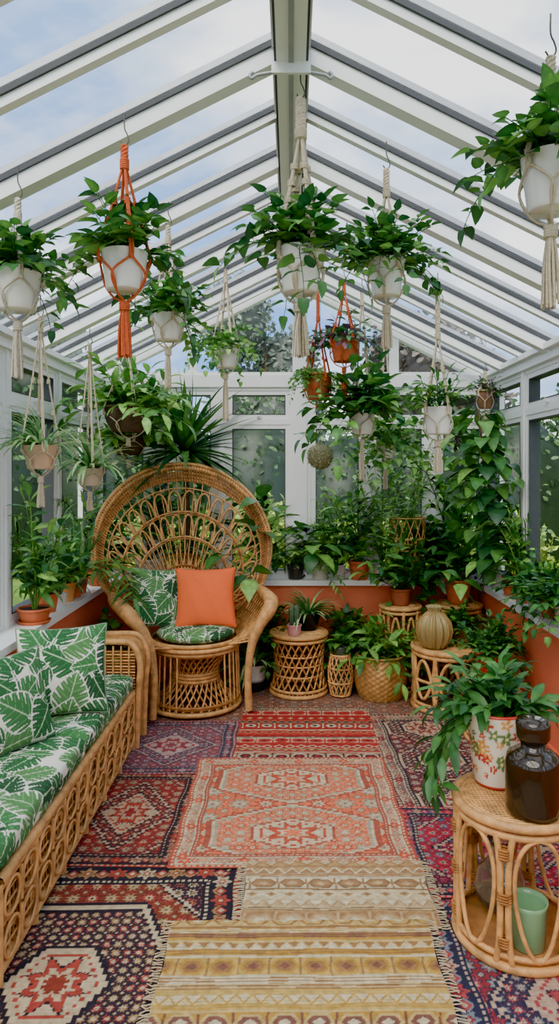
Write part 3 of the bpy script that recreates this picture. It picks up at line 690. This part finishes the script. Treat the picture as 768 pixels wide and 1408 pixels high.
# ---------------------------------------------------------------- plants
G1=[H('3a6e33'),H('488039'),H('548a3f'),H('326036')]
G2=[H('6aa046'),H('82b452'),H('5a9242'),H('93c465')]
G3=[H('4a8449'),H('629a57'),H('9abf7e'),H('bcd29a')]
GP=[H('5d4658'),H('6c8c5a'),H('4f7f4a'),H('7b5568')]
def pot(mb,c,rt,rb,h,mat,col,rim=True,colf=None,seg=28):
    pr=[(.001,0),(rb*.96,0),(rb,.004)]
    for t in np.linspace(.1,.82 if rim else .97,8): pr.append((rb+(rt-rb)*t*(.95 if rim else 1),h*t))
    if rim: pr+=[(rt*.95,h*.83),(rt,h*.84),(rt,h*.98),(rt*.98,h),(rt*.90,h),(rt*.88,h*.85)]
    else: pr+=[(rt,h*.99),(rt*.97,h),(rt*.92,h*.99),(rt*.9,h*.85)]
    revolve(mb,pr,mat,c,seg,H(col) if isinstance(col,str) else col,colf=colf)
    disc(mb,(c[0],c[1],c[2]+h*.86),rt*.9,M['soil'])
def stem(mb,p,d,Ln,nl,LL,LW,shape,cols,grav=3.0,r=.0022,rs=R,start=.2,bend=.6,up=.35,nseg=9,jit=.15,pet=.02):
    p=np.array(p,float); d=nrm(d); st=Ln/nseg; pts=[p.copy()]; ds=[d.copy()]
    for i in range(nseg):
        d=nrm(d+np.array([0,0,-grav*st])+rs.normal(size=3)*jit*.35); p=p+d*st; pts.append(p.copy()); ds.append(d.copy())
    P=np.array(pts); sc=np.array(cols[0]) if rs.rand()<.5 else np.array(cols[1])
    tube(mb,P,np.linspace(r,r*.5,len(P)),M['leaf'],5,col=sc*.9)
    for k in range(nl):
        t=start+(1-start)*(k+rs.rand()*.5)/nl; f=min(t,.999)*nseg; i=int(f); q=P[i]+(P[min(i+1,nseg)]-P[i])*(f-i); dd=ds[i]
        sd=np.cross(dd,(0,0,1)); 
        if np.linalg.norm(sd)<.2: sd=rs.normal(size=3)
        sd=nrm(sd); sg=1 if k%2 else -1; az=rs.uniform(-.9,.9)
        v=nrm(dd*.5+sd*sg*math.cos(az)+nrm(np.cross(sd,dd))*math.sin(az)*.7+np.array([0,0,up])+rs.normal(size=3)*.15)
        s=rs.uniform(.7,1.15)*(1-.25*t)
        mb_p=q+v*pet*s if pet>0 else q
        mb.leaf(mb_p-v*.004,v+np.array([0,0,-.15]),nrm(np.array([0,0,1])+rs.normal(size=3)*.35),LL*s,LW*s,bend*rs.uniform(.5,1.5),shape,np.array(cols[rs.randint(len(cols))])*rs.uniform(.75,1.2))
        if pet>.012: tube(mb,[q,mb_p],r*.5,M['leaf'],3,col=sc)
    dd=ds[-1]; mb.leaf(P[-1],dd,(0,0,1.01),LL*.8,LW*.8,bend,shape,np.array(cols[rs.randint(len(cols))]))
def foliage(mb,c,style,s=1.0,rs=R,r0=.04):
    c=np.array(c,float)
    def dirs(e0,e1):
        a=rs.uniform(0,2*pi); e=math.radians(rs.uniform(e0,e1)); return np.array([math.cos(a)*math.cos(e),math.sin(a)*math.cos(e),math.sin(e)])
    def base(d): return c+np.array([d[0],d[1],0])*r0*rs.uniform(.2,1)
    if style=='pothos':
        for _ in range(34):
            d=dirs(20,88); stem(mb,base(d),d,.155*s*rs.uniform(.6,1.2),6,.064*s,.042*s,'heart',G1+G2[:1],4.5/s,rs=rs,up=.2)
        for _ in range(5):
            d=dirs(10,40); stem(mb,base(d),d,.23*s*rs.uniform(.8,1.2),8,.058*s,.038*s,'heart',G1+G2[:1],9/s,rs=rs)
    elif style=='bushy':
        for _ in range(48):
            d=dirs(10,88); stem(mb,base(d),d,.165*s*rs.uniform(.6,1.15),8,.056*s,.033*s,'ovate',G1+G2[:1],3.5/s,rs=rs)
        for _ in range(6):
            d=dirs(0,30); stem(mb,base(d),d,.20*s,8,.052*s,.032*s,'ovate',G1+G2[:1],11/s,rs=rs)
    elif style=='ivy':
        for _ in range(34):
            d=dirs(0,80); stem(mb,base(d),d,.17*s*rs.uniform(.6,1.3),11,.034*s,.028*s,'heart',G2+G1[:2],12/s,rs=rs,r=.0014,pet=.01)
    elif style=='purple':
        for _ in range(30):
            d=dirs(10,85); stem(mb,base(d),d,.16*s*rs.uniform(.6,1.2),7,.055*s,.03*s,'lance',GP+G1[:1],8/s,rs=rs)
    elif style=='spider':
        for _ in range(80):
            d=dirs(25,85); col=np.array(G3[rs.randint(4)]); mb.leaf(base(d),d,(0,0,1.01) if abs(d[2])<.95 else (1,0,0),.24*s*rs.uniform(.6,1.1),.016*s,rs.uniform(1.0,2.0),'strap',col,.3)
    elif style=='fern':
        for _ in range(34):
            d=dirs(20,80); Ln=.30*s*rs.uniform(.7,1.1); stem(mb,base(d),d,Ln,24,.05*s,.016*s,'lance',G2,5/s,rs=rs,start=.1,nseg=10,bend=.3,up=.0,pet=0,jit=.05)
    elif style=='palm':
        for _ in range(15):
            d=dirs(35,85); Ln=.5*s*rs.uniform(.7,1.1); stem(mb,base(d),d,Ln,30,.15*s,.020*s,'needle',G1+G2[:2],3/s,r=.004,rs=rs,start=.3,nseg=10,bend=.5,up=.05,pet=0,jit=.05)
    elif style=='yucca':
        for _ in range(100):
            d=dirs(-25,88); mb.leaf(base(d),d,(0,0,1.01) if abs(d[2])<.95 else (1,0,0),.34*s*rs.uniform(.7,1.05),.030*s,rs.uniform(.1,.7),'needle',np.array(G1[rs.randint(4)])*rs.uniform(.6,1.2),.35)
    elif style=='big':
        for _ in range(26):
            d=dirs(30,88); Ln=.34*s*rs.uniform(.5,1.1); stem(mb,base(d),d,Ln,2,.15*s,.09*s,'ovate',G1+G2[:2],2.5/s,r=.004,rs=rs,start=.75,bend=.9,pet=.03)
    elif style=='lance':
        for _ in range(26):
            d=dirs(35,88); stem(mb,base(d),d,.32*s*rs.uniform(.5,1.1),6,.13*s,.036*s,'lance',G1+G2[:2],2.5/s,r=.003,rs=rs,bend=.9,pet=.015)
    elif style=='lush':
        for _ in range(40):
            d=dirs(10,85); stem(mb,base(d),d,.26*s*rs.uniform(.5,1.1),6,.11*s,.042*s,'lance',G2+G1[:1],4/s,r=.003,rs=rs,bend=.9,pet=.015)
    elif style=='willow':
        for _ in range(16):
            d=dirs(60,88); stem(mb,base(d),d,.60*s*rs.uniform(.5,1.1),22,.085*s,.016*s,'lance',G2,1.2/s,r=.003,rs=rs,start=.15,bend=.8,nseg=10,pet=.008,up=.2)
    elif style=='sans':
        for _ in range(18):
            d=dirs(65,89); mb.leaf(base(d),d,(math.cos(rs.rand()*6),math.sin(rs.rand()*6),.1),.32*s*rs.uniform(.6,1.1),.03*s,rs.uniform(-.2,.4),'strap',np.array(G3[rs.randint(4)]),.3)
    elif style=='tall':
        for _ in range(9):
            d=dirs(66,88); stem(mb,base(d),d,.55*s*rs.uniform(.6,1.1),13,.15*s,.045*s,'lance',G2+G1,.7/s,r=.005,rs=rs,start=.15,bend=1.0,nseg=10,pet=.02,up=.45)
    elif style=='cactus':
        for i in range(5):
            a=rs.uniform(0,2*pi); q=c+np.array([math.cos(a),math.sin(a),0])*r0*.5; hh=.13*s*rs.uniform(.6,1.2)
            n=12; pr=[(.018*s*math.sin(min(1,.35+t*1.2)*pi/2)*(1 if t<.85 else math.sqrt(max(0,1-((t-.85)/.15)**2))+.01),hh*t) for t in np.linspace(0,1,n)]
            revolve(mb,pr,M['leaf'],q,24,np.array(H('5c7b5a')),rib=(8,.16))
def plant(name,x,y,z,rt,rb,h,style,s=1.0,potcol='c8673f',mat='attr',rim=True,seed=0,saucer=False,colf=None):
    rs=np.random.RandomState(seed+100); mb=MB()
    if saucer: revolve(mb,[(.001,0),(rb*1.2,0),(rb*1.35,.015),(rb*1.25,.015),(rb*1.15,.006)],M[mat],seg=28,col=H(potcol)); z0=.006
    else: z0=0
    pot(mb,(0,0,z0),rt,rb,h,M[mat],potcol,rim,colf)
    e=root(name,(x,y,z)); mb.obj('pot',e)
    mb=MB(); foliage(mb,(0,0,z0+h*.86),style,s,rs,rt*.7); mb.obj('foliage',e,wl=(x,y,z))
    return e

def hanging(name,x,y,pt,pb,r,tz,style,s=1.0,rope='d9c9ab',potc='efeae0',seed=0,gather=None,thick=1.0,hz=None,kind='pot',panel=0):
    rs=np.random.RandomState(seed); hz=(roofz(x)-.055) if hz is None else hz
    h=pt-pb; e=root(name,(x,y,pb)); top=hz-pb; rc=np.array(H(rope)); ro=M['rope']
    mb=MB(); tube(mb,smooth_pts([(0,0,top+.045),(0,0,top),(.008,0,top-.02),(.012,0,top-.04),(0,0,top-.055),(-.012,0,top-.04)],24),.0022,M['metal'],6); mb.obj('hook',e)
    mb=MB(); g=(top-.05-.06) if gather is None else gather-pb
    ring(mb,(0,0,top-.055),.006,.004,ro,12,5,rc)
    def cord(pts,rr,n=40,fq=.0075):
        Q=smooth_pts(pts,n*2); L_=np.sum(np.linalg.norm(np.diff(Q,axis=0),axis=1)); rad=rr*(1+.22*np.sin(np.linspace(0,L_/fq*2*pi,len(Q)))) if len(Q)*1.0>L_/fq*2 else rr
        tube(mb,Q,rad,ro,5,col=rc*rs.uniform(.85,1.1))
    zz=np.linspace(top-.055,g,max(12,int((top-.055-g)/.004)))
    for ph in (0,2*pi/3,4*pi/3):
        tube(mb,np.stack([.006*thick*np.cos(zz*180+ph),.006*thick*np.sin(zz*180+ph),zz],1),.0055*thick,ro,6,col=rc*rs.uniform(.9,1.1))
    def knot(z,rr,hh):
        n=int(hh/.0025)+3; revolve(mb,[(rr*(.75+.25*abs(math.sin(i*1.1)))*(1 if 0<i<n-1 else .5),z-hh/2+hh*i/(n-1)) for i in range(n)],ro,seg=12,col=rc)
    knot(g,.013*thick,.035)
    K=4
    for i in range(K):
        a=2*pi*i/K+.5; ca,sa=math.cos(a),math.sin(a)
        for dlt in (-.05,.05):
            b=a+dlt; R1=r+.006
            cord([(0.003*math.cos(b),.003*math.sin(b),g),(R1*.5*math.cos(b),R1*.5*math.sin(b),g+(h-g)*.5),(R1*1.0*math.cos(b),R1*1.0*math.sin(b),h*1.02),(R1*.97*math.cos(b),R1*.97*math.sin(b),h*.75)],.0036*thick,30)
            e_=a+(pi/K if dlt>0 else -pi/K)
            cord([(R1*.97*math.cos(b),R1*.97*math.sin(b),h*.75),(R1*.93*math.cos(e_),R1*.93*math.sin(e_),h*.35),(R1*.55*math.cos(e_),R1*.55*math.sin(e_),-.012),(.004,0,-.035)],.0032*thick,24)
        for f in (.45,.72) if panel==0 else (.3,.45,.6,.75,.9):
            p=np.array([0,0,g])*(1-f)+np.array([r*ca,r*sa,h])*f
            rr=.009*thick; Q=[p+np.array([0,0,.02*k/3]) for k in (-1.5,-.5,.5,1.5)]
            tube(mb,smooth_pts(Q,14),[rr*(.75+.25*abs(math.sin(k*1.2))) for k in range(14)],ro,7,col=rc)
        q=(r+.006)*.97; revolve(mb,[(.001,-.008),(.007,-.005),(.009,0),(.007,.005),(.001,.008)],ro,(q*ca,q*sa,h*.75),8,rc)
    knot(-.045,.015*thick,.03)
    for i in range(30):
        a=rs.uniform(0,2*pi); rr=rs.uniform(.003,.014)*thick; l=(tz-pb)*rs.uniform(.93,1.0)
        cord([(rr*.5*math.cos(a),rr*.5*math.sin(a),-.055),(rr*math.cos(a),rr*math.sin(a),-.055+(l+.055)*.4),(rr*1.25*math.cos(a+.2),rr*1.25*math.sin(a+.2),l)],.0030,14)
    mb.obj('macrame_hanger',e)
    mb=MB()
    if kind=='pot': pot(mb,(0,0,0),r,r*.76,h,M['glaze'],potc,False)
    elif kind=='terra': pot(mb,(0,0,0),r,r*.72,h,M['attr'],potc,True)
    else:
        seg=64; n=26; V=[]
        for i in range(n):
            t=i/(n-1); rr=r*(.65+.35*math.sin(min(1,t*1.25)*pi/2))
            for j in range(seg): q=rr*(1+.03*math.sin(j*2*pi/seg*16+pi*(i//2))); V.append((q*math.cos(2*pi*j/seg),q*math.sin(2*pi*j/seg),h*t))
        i=np.arange(n-1)[:,None]; j=np.arange(seg)[None]; F=np.stack([i*seg+j,i*seg+(j+1)%seg,(i+1)*seg+(j+1)%seg,(i+1)*seg+j],-1).reshape(-1,4)
        mb.add(V,F,M['attr'],H(potc)); disc(mb,(0,0,.003),r*.66,M['attr'],col=H(potc)); disc(mb,(0,0,h*.86),r*.94,M['soil']); ring(mb,(0,0,h),r,.008,M['attr'],30,6,H(potc))
    mb.obj('pot',e)
    mb=MB(); foliage(mb,(0,0,h*.9),style,s,rs,r*.75); mb.obj('foliage',e,wl=(x,y,pb))
OR='d9663a'
hanging('hanging_potted_pothos',-.82,2.05,2.04,1.925,.068,1.72,'pothos',.95,seed=1,rope='d8cdb8')
hanging('hanging_potted_pothos',-.50,2.05,2.10,1.985,.070,1.78,'pothos',1.05,rope=OR,seed=2,thick=1.15)
hanging('hanging_potted_pothos',.03,2.14,2.14,2.00,.072,1.80,'pothos',1.15,seed=3,hz=2.665,gather=2.50,thick=1.6,panel=1)
hanging('hanging_potted_ficus',.335,2.40,2.185,2.055,.064,1.87,'bushy',1.05,seed=4,thick=1.1,gather=2.42)
hanging('hanging_potted_pothos',.585,1.54,2.155,2.03,.066,1.81,'pothos',.95,seed=5,thick=1.1)
hanging('hanging_potted_pothos',-.493,2.74,2.07,1.965,.063,1.77,'pothos',1.0,seed=6)
hanging('hanging_potted_ivy',-.344,3.59,2.11,1.98,.067,1.70,'ivy',1.25,seed=7)
hanging('hanging_basket_planter',.157,4.0,2.0,1.855,.078,1.80,'ivy',.95,rope=OR,potc='b5603a',seed=8,kind='basket',gather=2.33)
hanging('hanging_terracotta_planter',.304,3.92,2.19,2.065,.082,1.85,'purple',1.25,rope=OR,potc='d86a3c',seed=9,kind='terra')
hanging('hanging_potted_lily',.717,3.34,1.752,1.62,.070,1.43,'lance',.6,seed=10,gather=2.1,thick=1.2)
hanging('hanging_basket_planter',1.22,4.30,1.94,1.83,.05,1.75,'purple',.65,potc='8a6246',seed=11,kind='basket')
hanging('hanging_spider_plant',-1.10,3.0,1.555,1.45,.072,1.28,'spider',1.1,potc='d6ae8c',seed=12)
hanging('hanging_spider_plant',-1.09,3.7,1.455,1.36,.07,1.22,'spider',1.3,potc='d6c0a4',seed=13)
hanging('hanging_fern_basket',-.93,3.9,1.80,1.66,.13,1.58,'lush',1.35,potc='5a4838',seed=14,kind='basket')
hanging('hanging_potted_philodendron',.41,3.95,1.77,1.65,.075,1.38,'pothos',1.9,seed=15)
hanging('hanging_fern_basket',-1.05,4.42,1.66,1.54,.11,1.45,'lush',1.3,potc='5a4632',seed=16,kind='basket')
hanging('hanging_potted_willow',.60,4.35,1.62,1.52,.06,1.32,'ivy',1.9,seed=17)
mb=MB(); rs=np.random.RandomState(3)
pr=[(.078*math.sin(t)+.0005,.078*math.cos(t)) for t in np.linspace(0,pi,16)]; revolve(mb,pr,M['attr'],(0,0,0),24,H('8d8a65'))
for _ in range(700):
    d=nrm(rs.normal(size=3)); mb.leaf(d*.075,nrm(d+rs.normal(size=3)*.8),d,.018,.006,.5,'lance',np.array(H(['9b9a70','7d8158','b2aa82'][rs.randint(3)])))
tube(mb,[(0,0,.07),(0,0,roofz(.18)-.04-1.53)],.0015,M['metal'],4); mb.obj('hanging_moss_ball',loc=(.183,4.3,1.53))

TC='cc6a40'
plant('potted_dracaena',-1.27,3.38,SILL,.085,.06,.07,'tall',1.05,TC,saucer=True,seed=1)
plant('potted_lily',-1.30,3.64,SILL,.06,.045,.10,'lance',1.0,TC,seed=2)
plant('potted_succulent',-1.285,3.79,SILL,.042,.034,.07,'sans',.55,'e0dcd0','glaze',seed=52)
plant('potted_peperomia',-1.30,3.93,SILL,.06,.045,.11,'lance',.95,'e09a55',seed=3)
plant('potted_aloe',-1.285,4.06,SILL,.042,.034,.07,'spider',.55,TC,seed=53)
plant('potted_snake_plant',-1.30,4.19,SILL,.055,.04,.10,'sans',1.2,TC,seed=4)
plant('potted_palm',-1.26,4.48,SILL,.085,.06,.15,'palm',1.5,'b85a38',seed=5)
plant('potted_areca_palm',-1.0,4.72,SILL,.08,.06,.14,'palm',1.5,'e0dcd0','glaze',seed=6)
e=plant('potted_yucca',-.72,4.70,SILL,.08,.06,.14,'lance',.5,TC,seed=7)
mb=MB(); tube(mb,smooth_pts([(0,0,.1),(.01,-.02,.4),(0,-.05,.86)],14),.02,M['bark'],8); foliage(mb,(0,-.06,.88),'yucca',1.7,np.random.RandomState(5),.01); mb.obj('crown',e,wl=(-.72,4.70,SILL))
plant('potted_monstera',-.20,4.73,SILL,.07,.055,.12,'big',1.45,'e0dcd0','glaze',seed=8)
plant('potted_boston_fern',.03,4.73,SILL,.06,.05,.10,'fern',1.3,'3a3a38','glaze',seed=9)
plant('potted_areca',.20,4.73,SILL,.06,.05,.10,'willow',.75,'d8d0c0','glaze',seed=10)
plant('potted_rubber_tree',.33,4.73,SILL,.05,.04,.10,'lance',1.2,'d8d0c0','glaze',seed=55)
plant('potted_dracaena_mid',.47,4.71,SILL,.078,.055,.13,'tall',.95,'d06a48',seed=11)  # a dracaena, same kind as on the left sill
plant('potted_olive_tree',.62,4.73,SILL,.05,.04,.10,'willow',1.25,'e0dcd0','glaze',seed=56)
plant('potted_ficus',.98,4.73,SILL,.06,.05,.11,'bushy',1.9,TC,seed=12)
plant('potted_dracaena_right',1.18,4.72,SILL,.06,.05,.11,'tall',1.6,'e0dcd0','glaze',seed=13)  # another dracaena, taller
mb=MB()
for k_ in range(4):
    a=k_*pi/2+.4
    tube(mb,[(.085*math.cos(a),.085*math.sin(a),0),(.075*math.cos(a),.075*math.sin(a),.14),(.12*math.cos(a),.12*math.sin(a),.28)],.006,RT,6)
for z,r_ in ((.02,.085),(.13,.08),(.2,.1),(.28,.122),(.42,.125)): ring(mb,(0,0,z),r_,.006,RT)
for k_ in range(14):
    a=k_*2*pi/14; tube(mb,[(.08*math.cos(a),.08*math.sin(a),.13),(.122*math.cos(a+.4),.122*math.sin(a+.4),.28),(.125*math.cos(a),.125*math.sin(a),.42)],.004,RT,5); tube(mb,[(.08*math.cos(a),.08*math.sin(a),.13),(.122*math.cos(a-.4),.122*math.sin(a-.4),.28),(.125*math.cos(a),.125*math.sin(a),.42)],.004,RT,5)
revolve(mb,[(.001,.13),(.08,.13),(.08,.124),(.001,.124)],RD)
mb.obj('rattan_plant_stand',loc=(.80,4.70,SILL+.006))
plant('potted_bamboo',.80,4.70,SILL+.145,.06,.045,.11,'willow',1.2,TC,seed=14)
plant('potted_fiddle_plant',1.10,4.50,.566,.09,.065,.16,'big',1.15,TC,seed=15)
plant('potted_calathea',.72,4.50,.556,.07,.055,.11,'lance',1.25,'a85a3a',seed=16)
rs=np.random.RandomState(77); e=root('climbing_pothos',(1.33,4.12,SILL))
mb=MB(); pot(mb,(0,0,0),.058,.045,.12,M['attr'],TC); mb.obj('pot',e)
mb=MB()
pole=[(0,0,.08),(-.06,.0,.4),(-.16,.0,.75),(-.20,0,1.12)]
tube(mb,smooth_pts(pole,20),.008,M['bark'],6); Q=smooth_pts(pole,60)
for i in range(170):
    q=Q[rs.randint(8,60)]; a=rs.uniform(0,2*pi); v=np.array([math.cos(a),math.sin(a),rs.uniform(-.3,.5)]); l=rs.uniform(.03,.2); p=q+nrm(v)*l
    if p[0]>.0: p[0]=.0
    tube(mb,[q,(q+p)/2+np.array([0,0,.015]),p],.0025,M['leaf'],4,col=np.array(G1[0]))
    mb.leaf(p,nrm(v*np.array([1,1,.2])+np.array([-.3,-.3,-.35])),(0,0,1.0),rs.uniform(.09,.16),rs.uniform(.08,.12),rs.uniform(.4,1.1),'heart',np.array((G1+G2[:2])[rs.randint(6)])*rs.uniform(.75,1.2))
mb.obj('foliage',e,wl=(1.33,4.12,SILL))
plant('potted_herb',1.33,4.60,SILL,.055,.04,.10,'bushy',1.0,'d8d0c0','glaze',seed=20)
plant('potted_spider_plant',1.33,4.38,SILL,.055,.045,.09,'spider',.8,'b9b4a6','glaze',seed=21)
plant('potted_schefflera',1.33,3.90,SILL,.058,.045,.11,'tall',.8,TC,seed=22)
plant('potted_pothos',1.33,3.70,SILL,.055,.045,.10,'pothos',1.2,'e0dcd0','glaze',seed=23)
plant('potted_basil',1.33,3.50,SILL,.06,.045,.11,'bushy',1.2,'c0502f',seed=24)
plant('potted_philodendron',1.33,3.30,SILL,.06,.045,.11,'pothos',1.1,'e0dcd0','glaze',seed=25)
e=root('woven_planter_basket',(.57,4.35,.008))
mb=MB(); seg=96; n=34; V=[]
for i in range(n):
    t=i/(n-1); rr=.165*(.72+.3*math.sin(pi*(.12+.75*t)))
    for j in range(seg): q=rr*(1+.028*math.sin(j*2*pi/seg*20+pi*(i//2))); V.append((q*math.cos(2*pi*j/seg),q*math.sin(2*pi*j/seg),.265*t))
i=np.arange(n-1)[:,None]; j=np.arange(seg)[None]; F=np.stack([i*seg+j,i*seg+(j+1)%seg,(i+1)*seg+(j+1)%seg,(i+1)*seg+j],-1).reshape(-1,4)
mb.add(V,F,M['gold']); disc(mb,(0,0,.003),.13,M['gold']); ring(mb,(0,0,.265),.15,.008,M['gold'],40); disc(mb,(0,0,.232),.148,M['soil'])
mb.obj('basket',e)
mb=MB(); foliage(mb,(0,0,.235),'lush',1.15,np.random.RandomState(30),.09); mb.obj('peace_lily',e,wl=(.57,4.35,.008))
plant('potted_dieffenbachia',-.25,4.48,.008,.09,.075,.17,'spider',1.4,'e4dfd2','glaze',False,seed=31,colf=lambda a,z:np.where((z<.07)[:,None],np.array(H('2f2d2c')),np.array(H('e4dfd2'))))
plant('potted_ivy',.38,4.56,.008,.085,.07,.28,'pothos',1.5,'7a4a30',seed=32)
plant('potted_fern',.90,4.48,.008,.09,.07,.24,'fern',1.0,'5a3a28',seed=33)
plant('potted_croton',-.16,4.58,.008,.06,.055,.36,'bushy',1.3,'4a3a30',seed=36)
plant('potted_rubber_plant',-1.10,4.08,.008,.10,.08,.40,'big',.6,'4a3a30',seed=37)
plant('potted_begonia',.11,4.50,.394,.088,.06,.12,'spider',1.0,'1f2022','glaze',False,seed=38)
plant('potted_cactus',.02,4.34,.394,.048,.038,.07,'cactus',.9,'e09a9a','glaze',True,seed=39)
mb=MB(); pr=lambda z: .072*(.75+.35*math.sin(pi*min(1,z/.26)*.85+.2))
for sgn in (-1,1):
    for i_ in range(14):
        a0=2*pi*i_/14; tube(mb,[(pr(z)*math.cos(a0+sgn*z*5),pr(z)*math.sin(a0+sgn*z*5),z) for z in np.linspace(.01,.26,12)],.0045,RT,5)
for z in (.01,.09,.18,.26): ring(mb,(0,0,z),pr(z),.007,RT)
revolve(mb,[(.001,.0),(.06,.0),(.058,.18),(.05,.24),(.04,.26),(.04,.30),(.044,.31),(.038,.31)],M['clearglass'])
revolve(mb,[(.03,.02),(.03,.1),(.001,.1)],M['attr'],col=H('e7dcc0'))
mb.obj('rattan_lantern',loc=(.315,4.36,.008))
plant('potted_anthurium',1.08,3.66,.342,.095,.075,.14,'bushy',1.1,'d03a2c','glaze',seed=40)
mb=MB(); revolve(mb,[(.001,0),(.055,.0),(.06,.01),(.085,.05),(.098,.10),(.09,.15),(.06,.19),(.035,.215),(.045,.24),(.05,.25),(.042,.25),(.028,.215),(.055,.18),(.082,.14),(.09,.10),(.07,.04),(.001,.012)],M['amber'],seg=96,rib=(14,.10))
for i_ in range(14):
    a=2*pi*i_/14; tube(mb,[(rr*1.09*math.cos(a),rr*1.09*math.sin(a),z) for rr,z in ((.062,.01),(.087,.05),(.101,.10),(.092,.15),(.062,.19),(.037,.215))],.0035,M['gold'],5)
mb.obj('ribbed_glass_vase',loc=(.86,4.10,.38))
plant('potted_pilea',1.05,4.24,.38,.06,.05,.09,'bushy',.9,'b85a38',seed=41)
def floral(a,z):
    base=np.tile(np.array(H('efe3cc')),(len(a),1)); rs=np.random.RandomState(4); red=np.array(H('c8382c')); gr=np.array(H('6b8a4e')); og=np.array(H('e09a50'))
    for _ in range(90):
        ca=rs.uniform(0,2*pi); cz=rs.uniform(.02,.22); r=rs.uniform(.007,.018)
        da=(a-ca+pi)%(2*pi)-pi; d=np.hypot(da*.085,z-cz); th=np.arctan2(z-cz,da*.085); rr=r*(1+.35*np.cos(5*th))
        c=red if rs.rand()<.6 else (gr if rs.rand()<.6 else og)
        base[d<rr]=c; base[d<r*.35]=np.array(H('f0d9a0'))
    base[(z>.232)]=np.array(H('c8382c')); base[(z<.012)]=np.array(H('c8382c'))
    return base
rs=np.random.RandomState(8); e=root('painted_pot_plant',(.665,2.215,.436))
mb=MB(); rows=np.linspace(0,1,50); prf=[(.001,0),(.064,0)]+[(.068+.028*t**.8,.004+.236*t) for t in rows]+[(.09,.242),(.086,.2)]
revolve(mb,prf,M['glaze'],seg=160,colf=floral); disc(mb,(0,0,.215),.088,M['soil']); mb.obj('pot',e)
mb=MB()
for _ in range(46):
    a=rs.uniform(0,2*pi); el=math.radians(rs.uniform(15,85)); d=(math.cos(a)*math.cos(el),math.sin(a)*math.cos(el),math.sin(el))
    if d[1]<-.2 and el<.7: d=(d[0],-d[1]*.3,d[2])
    stem(mb,(d[0]*.05,d[1]*.05,.21),d,.17*rs.uniform(.5,1.15),5,.105,.036,'lance',G1,5,r=.003,rs=rs,bend=.9,pet=.012)
for aa in (2.6,3.0,3.5,2.9,3.3): stem(mb,(math.cos(aa)*.06,math.sin(aa)*.06,.21),(math.cos(aa),math.sin(aa),.4),.30,8,.10,.036,'lance',G1,11,r=.003,rs=rs,bend=.5,up=-.3)
mb.obj('foliage',e)
mb=MB(); revolve(mb,[(.001,0),(.072,0),(.078,.006),(.08,.02),(.08,.15),(.074,.17),(.05,.186),(.036,.192),(.036,.21),(.030,.21),(.030,.19),(.07,.165),(.073,.15),(.073,.015),(.001,.012)],M['darkglass'],seg=48)
revolve(mb,[(.001,.205),(.026,.205),(.030,.212),(.046,.215),(.05,.225),(.05,.262),(.044,.276),(.02,.28),(.001,.28)],M['darkglass'],seg=40)
mb.obj('smoked_glass_bottle',loc=(.715,2.02,.436))
mb=MB(); revolve(mb,[(.001,0),(.045,0),(.05,.006),(.054,.12),(.058,.135),(.054,.135),(.049,.12),(.045,.012),(.001,.01)],M['greenglass'],seg=40)
revolve(mb,[(.001,.01),(.044,.01),(.046,.07),(.001,.072)],M['attr'],col=H('9fd0aa')); mb.obj('green_candle_jar',loc=(.70,2.02,.043))
mb=MB(); revolve(mb,[(.001,0),(.04,0),(.07,.03),(.082,.07),(.07,.12),(.035,.16),(.028,.20),(.04,.225),(.037,.225),(.025,.2),(.032,.16),(.066,.12),(.077,.07),(.066,.033),(.001,.006)],M['clearglass'],seg=48)
mb.obj('clear_glass_vase',loc=(.67,2.19,.043))

# ---------------------------------------------------------------- world, sun, camera
w=bpy.data.worlds.new('World'); scene.world=w; w.use_nodes=True; nt=w.node_tree; nt.nodes.clear(); N=nt.nodes; L=nt.links
out=N.new('ShaderNodeOutputWorld'); bg=N.new('ShaderNodeBackground'); L.new(bg.outputs[0],out.inputs[0]); bg.inputs['Strength'].default_value=4.3
tc=N.new('ShaderNodeTexCoord'); mp=N.new('ShaderNodeMapping'); mp.inputs['Scale'].default_value=(1,1,2.2); mp.inputs['Location'].default_value=(.4,.2,.1)
L.new(tc.outputs['Generated'],mp.inputs[0]); n=N.new('ShaderNodeTexNoise'); n.inputs['Scale'].default_value=2.4; n.inputs['Detail'].default_value=7; n.inputs['Roughness'].default_value=.55; L.new(mp.outputs[0],n.inputs['Vector'])
cr=N.new('ShaderNodeValToRGB'); cr.color_ramp.elements[0].position=.40; cr.color_ramp.elements[0].color=(*H('6f98d0'),1); cr.color_ramp.elements[1].position=.62; cr.color_ramp.elements[1].color=(*H('f8f6f4'),1)
e_=cr.color_ramp.elements.new(.50); e_.color=(*H('b6c6de'),1)
L.new(n.outputs['Fac'],cr.inputs[0]); L.new(cr.outputs[0],bg.inputs['Color'])
sl=bpy.data.lights.new('sun','SUN'); sl.energy=7.2; sl.angle=math.radians(45); sl.color=(1,.90,.76); so_=bpy.data.objects.new('sun',sl); scene.collection.objects.link(so_); so_.rotation_euler=(math.radians(40),math.radians(-18),0)
cam=bpy.data.cameras.new('camera'); co=bpy.data.objects.new('camera',cam); scene.collection.objects.link(co); co.location=(0,0,1.45); co.rotation_euler=(pi/2,0,0)
cam.sensor_width=36; cam.lens=24; cam.shift_x=-16/1408; cam.shift_y=-59/1408; cam.clip_start=.05; cam.clip_end=100
scene.camera=co
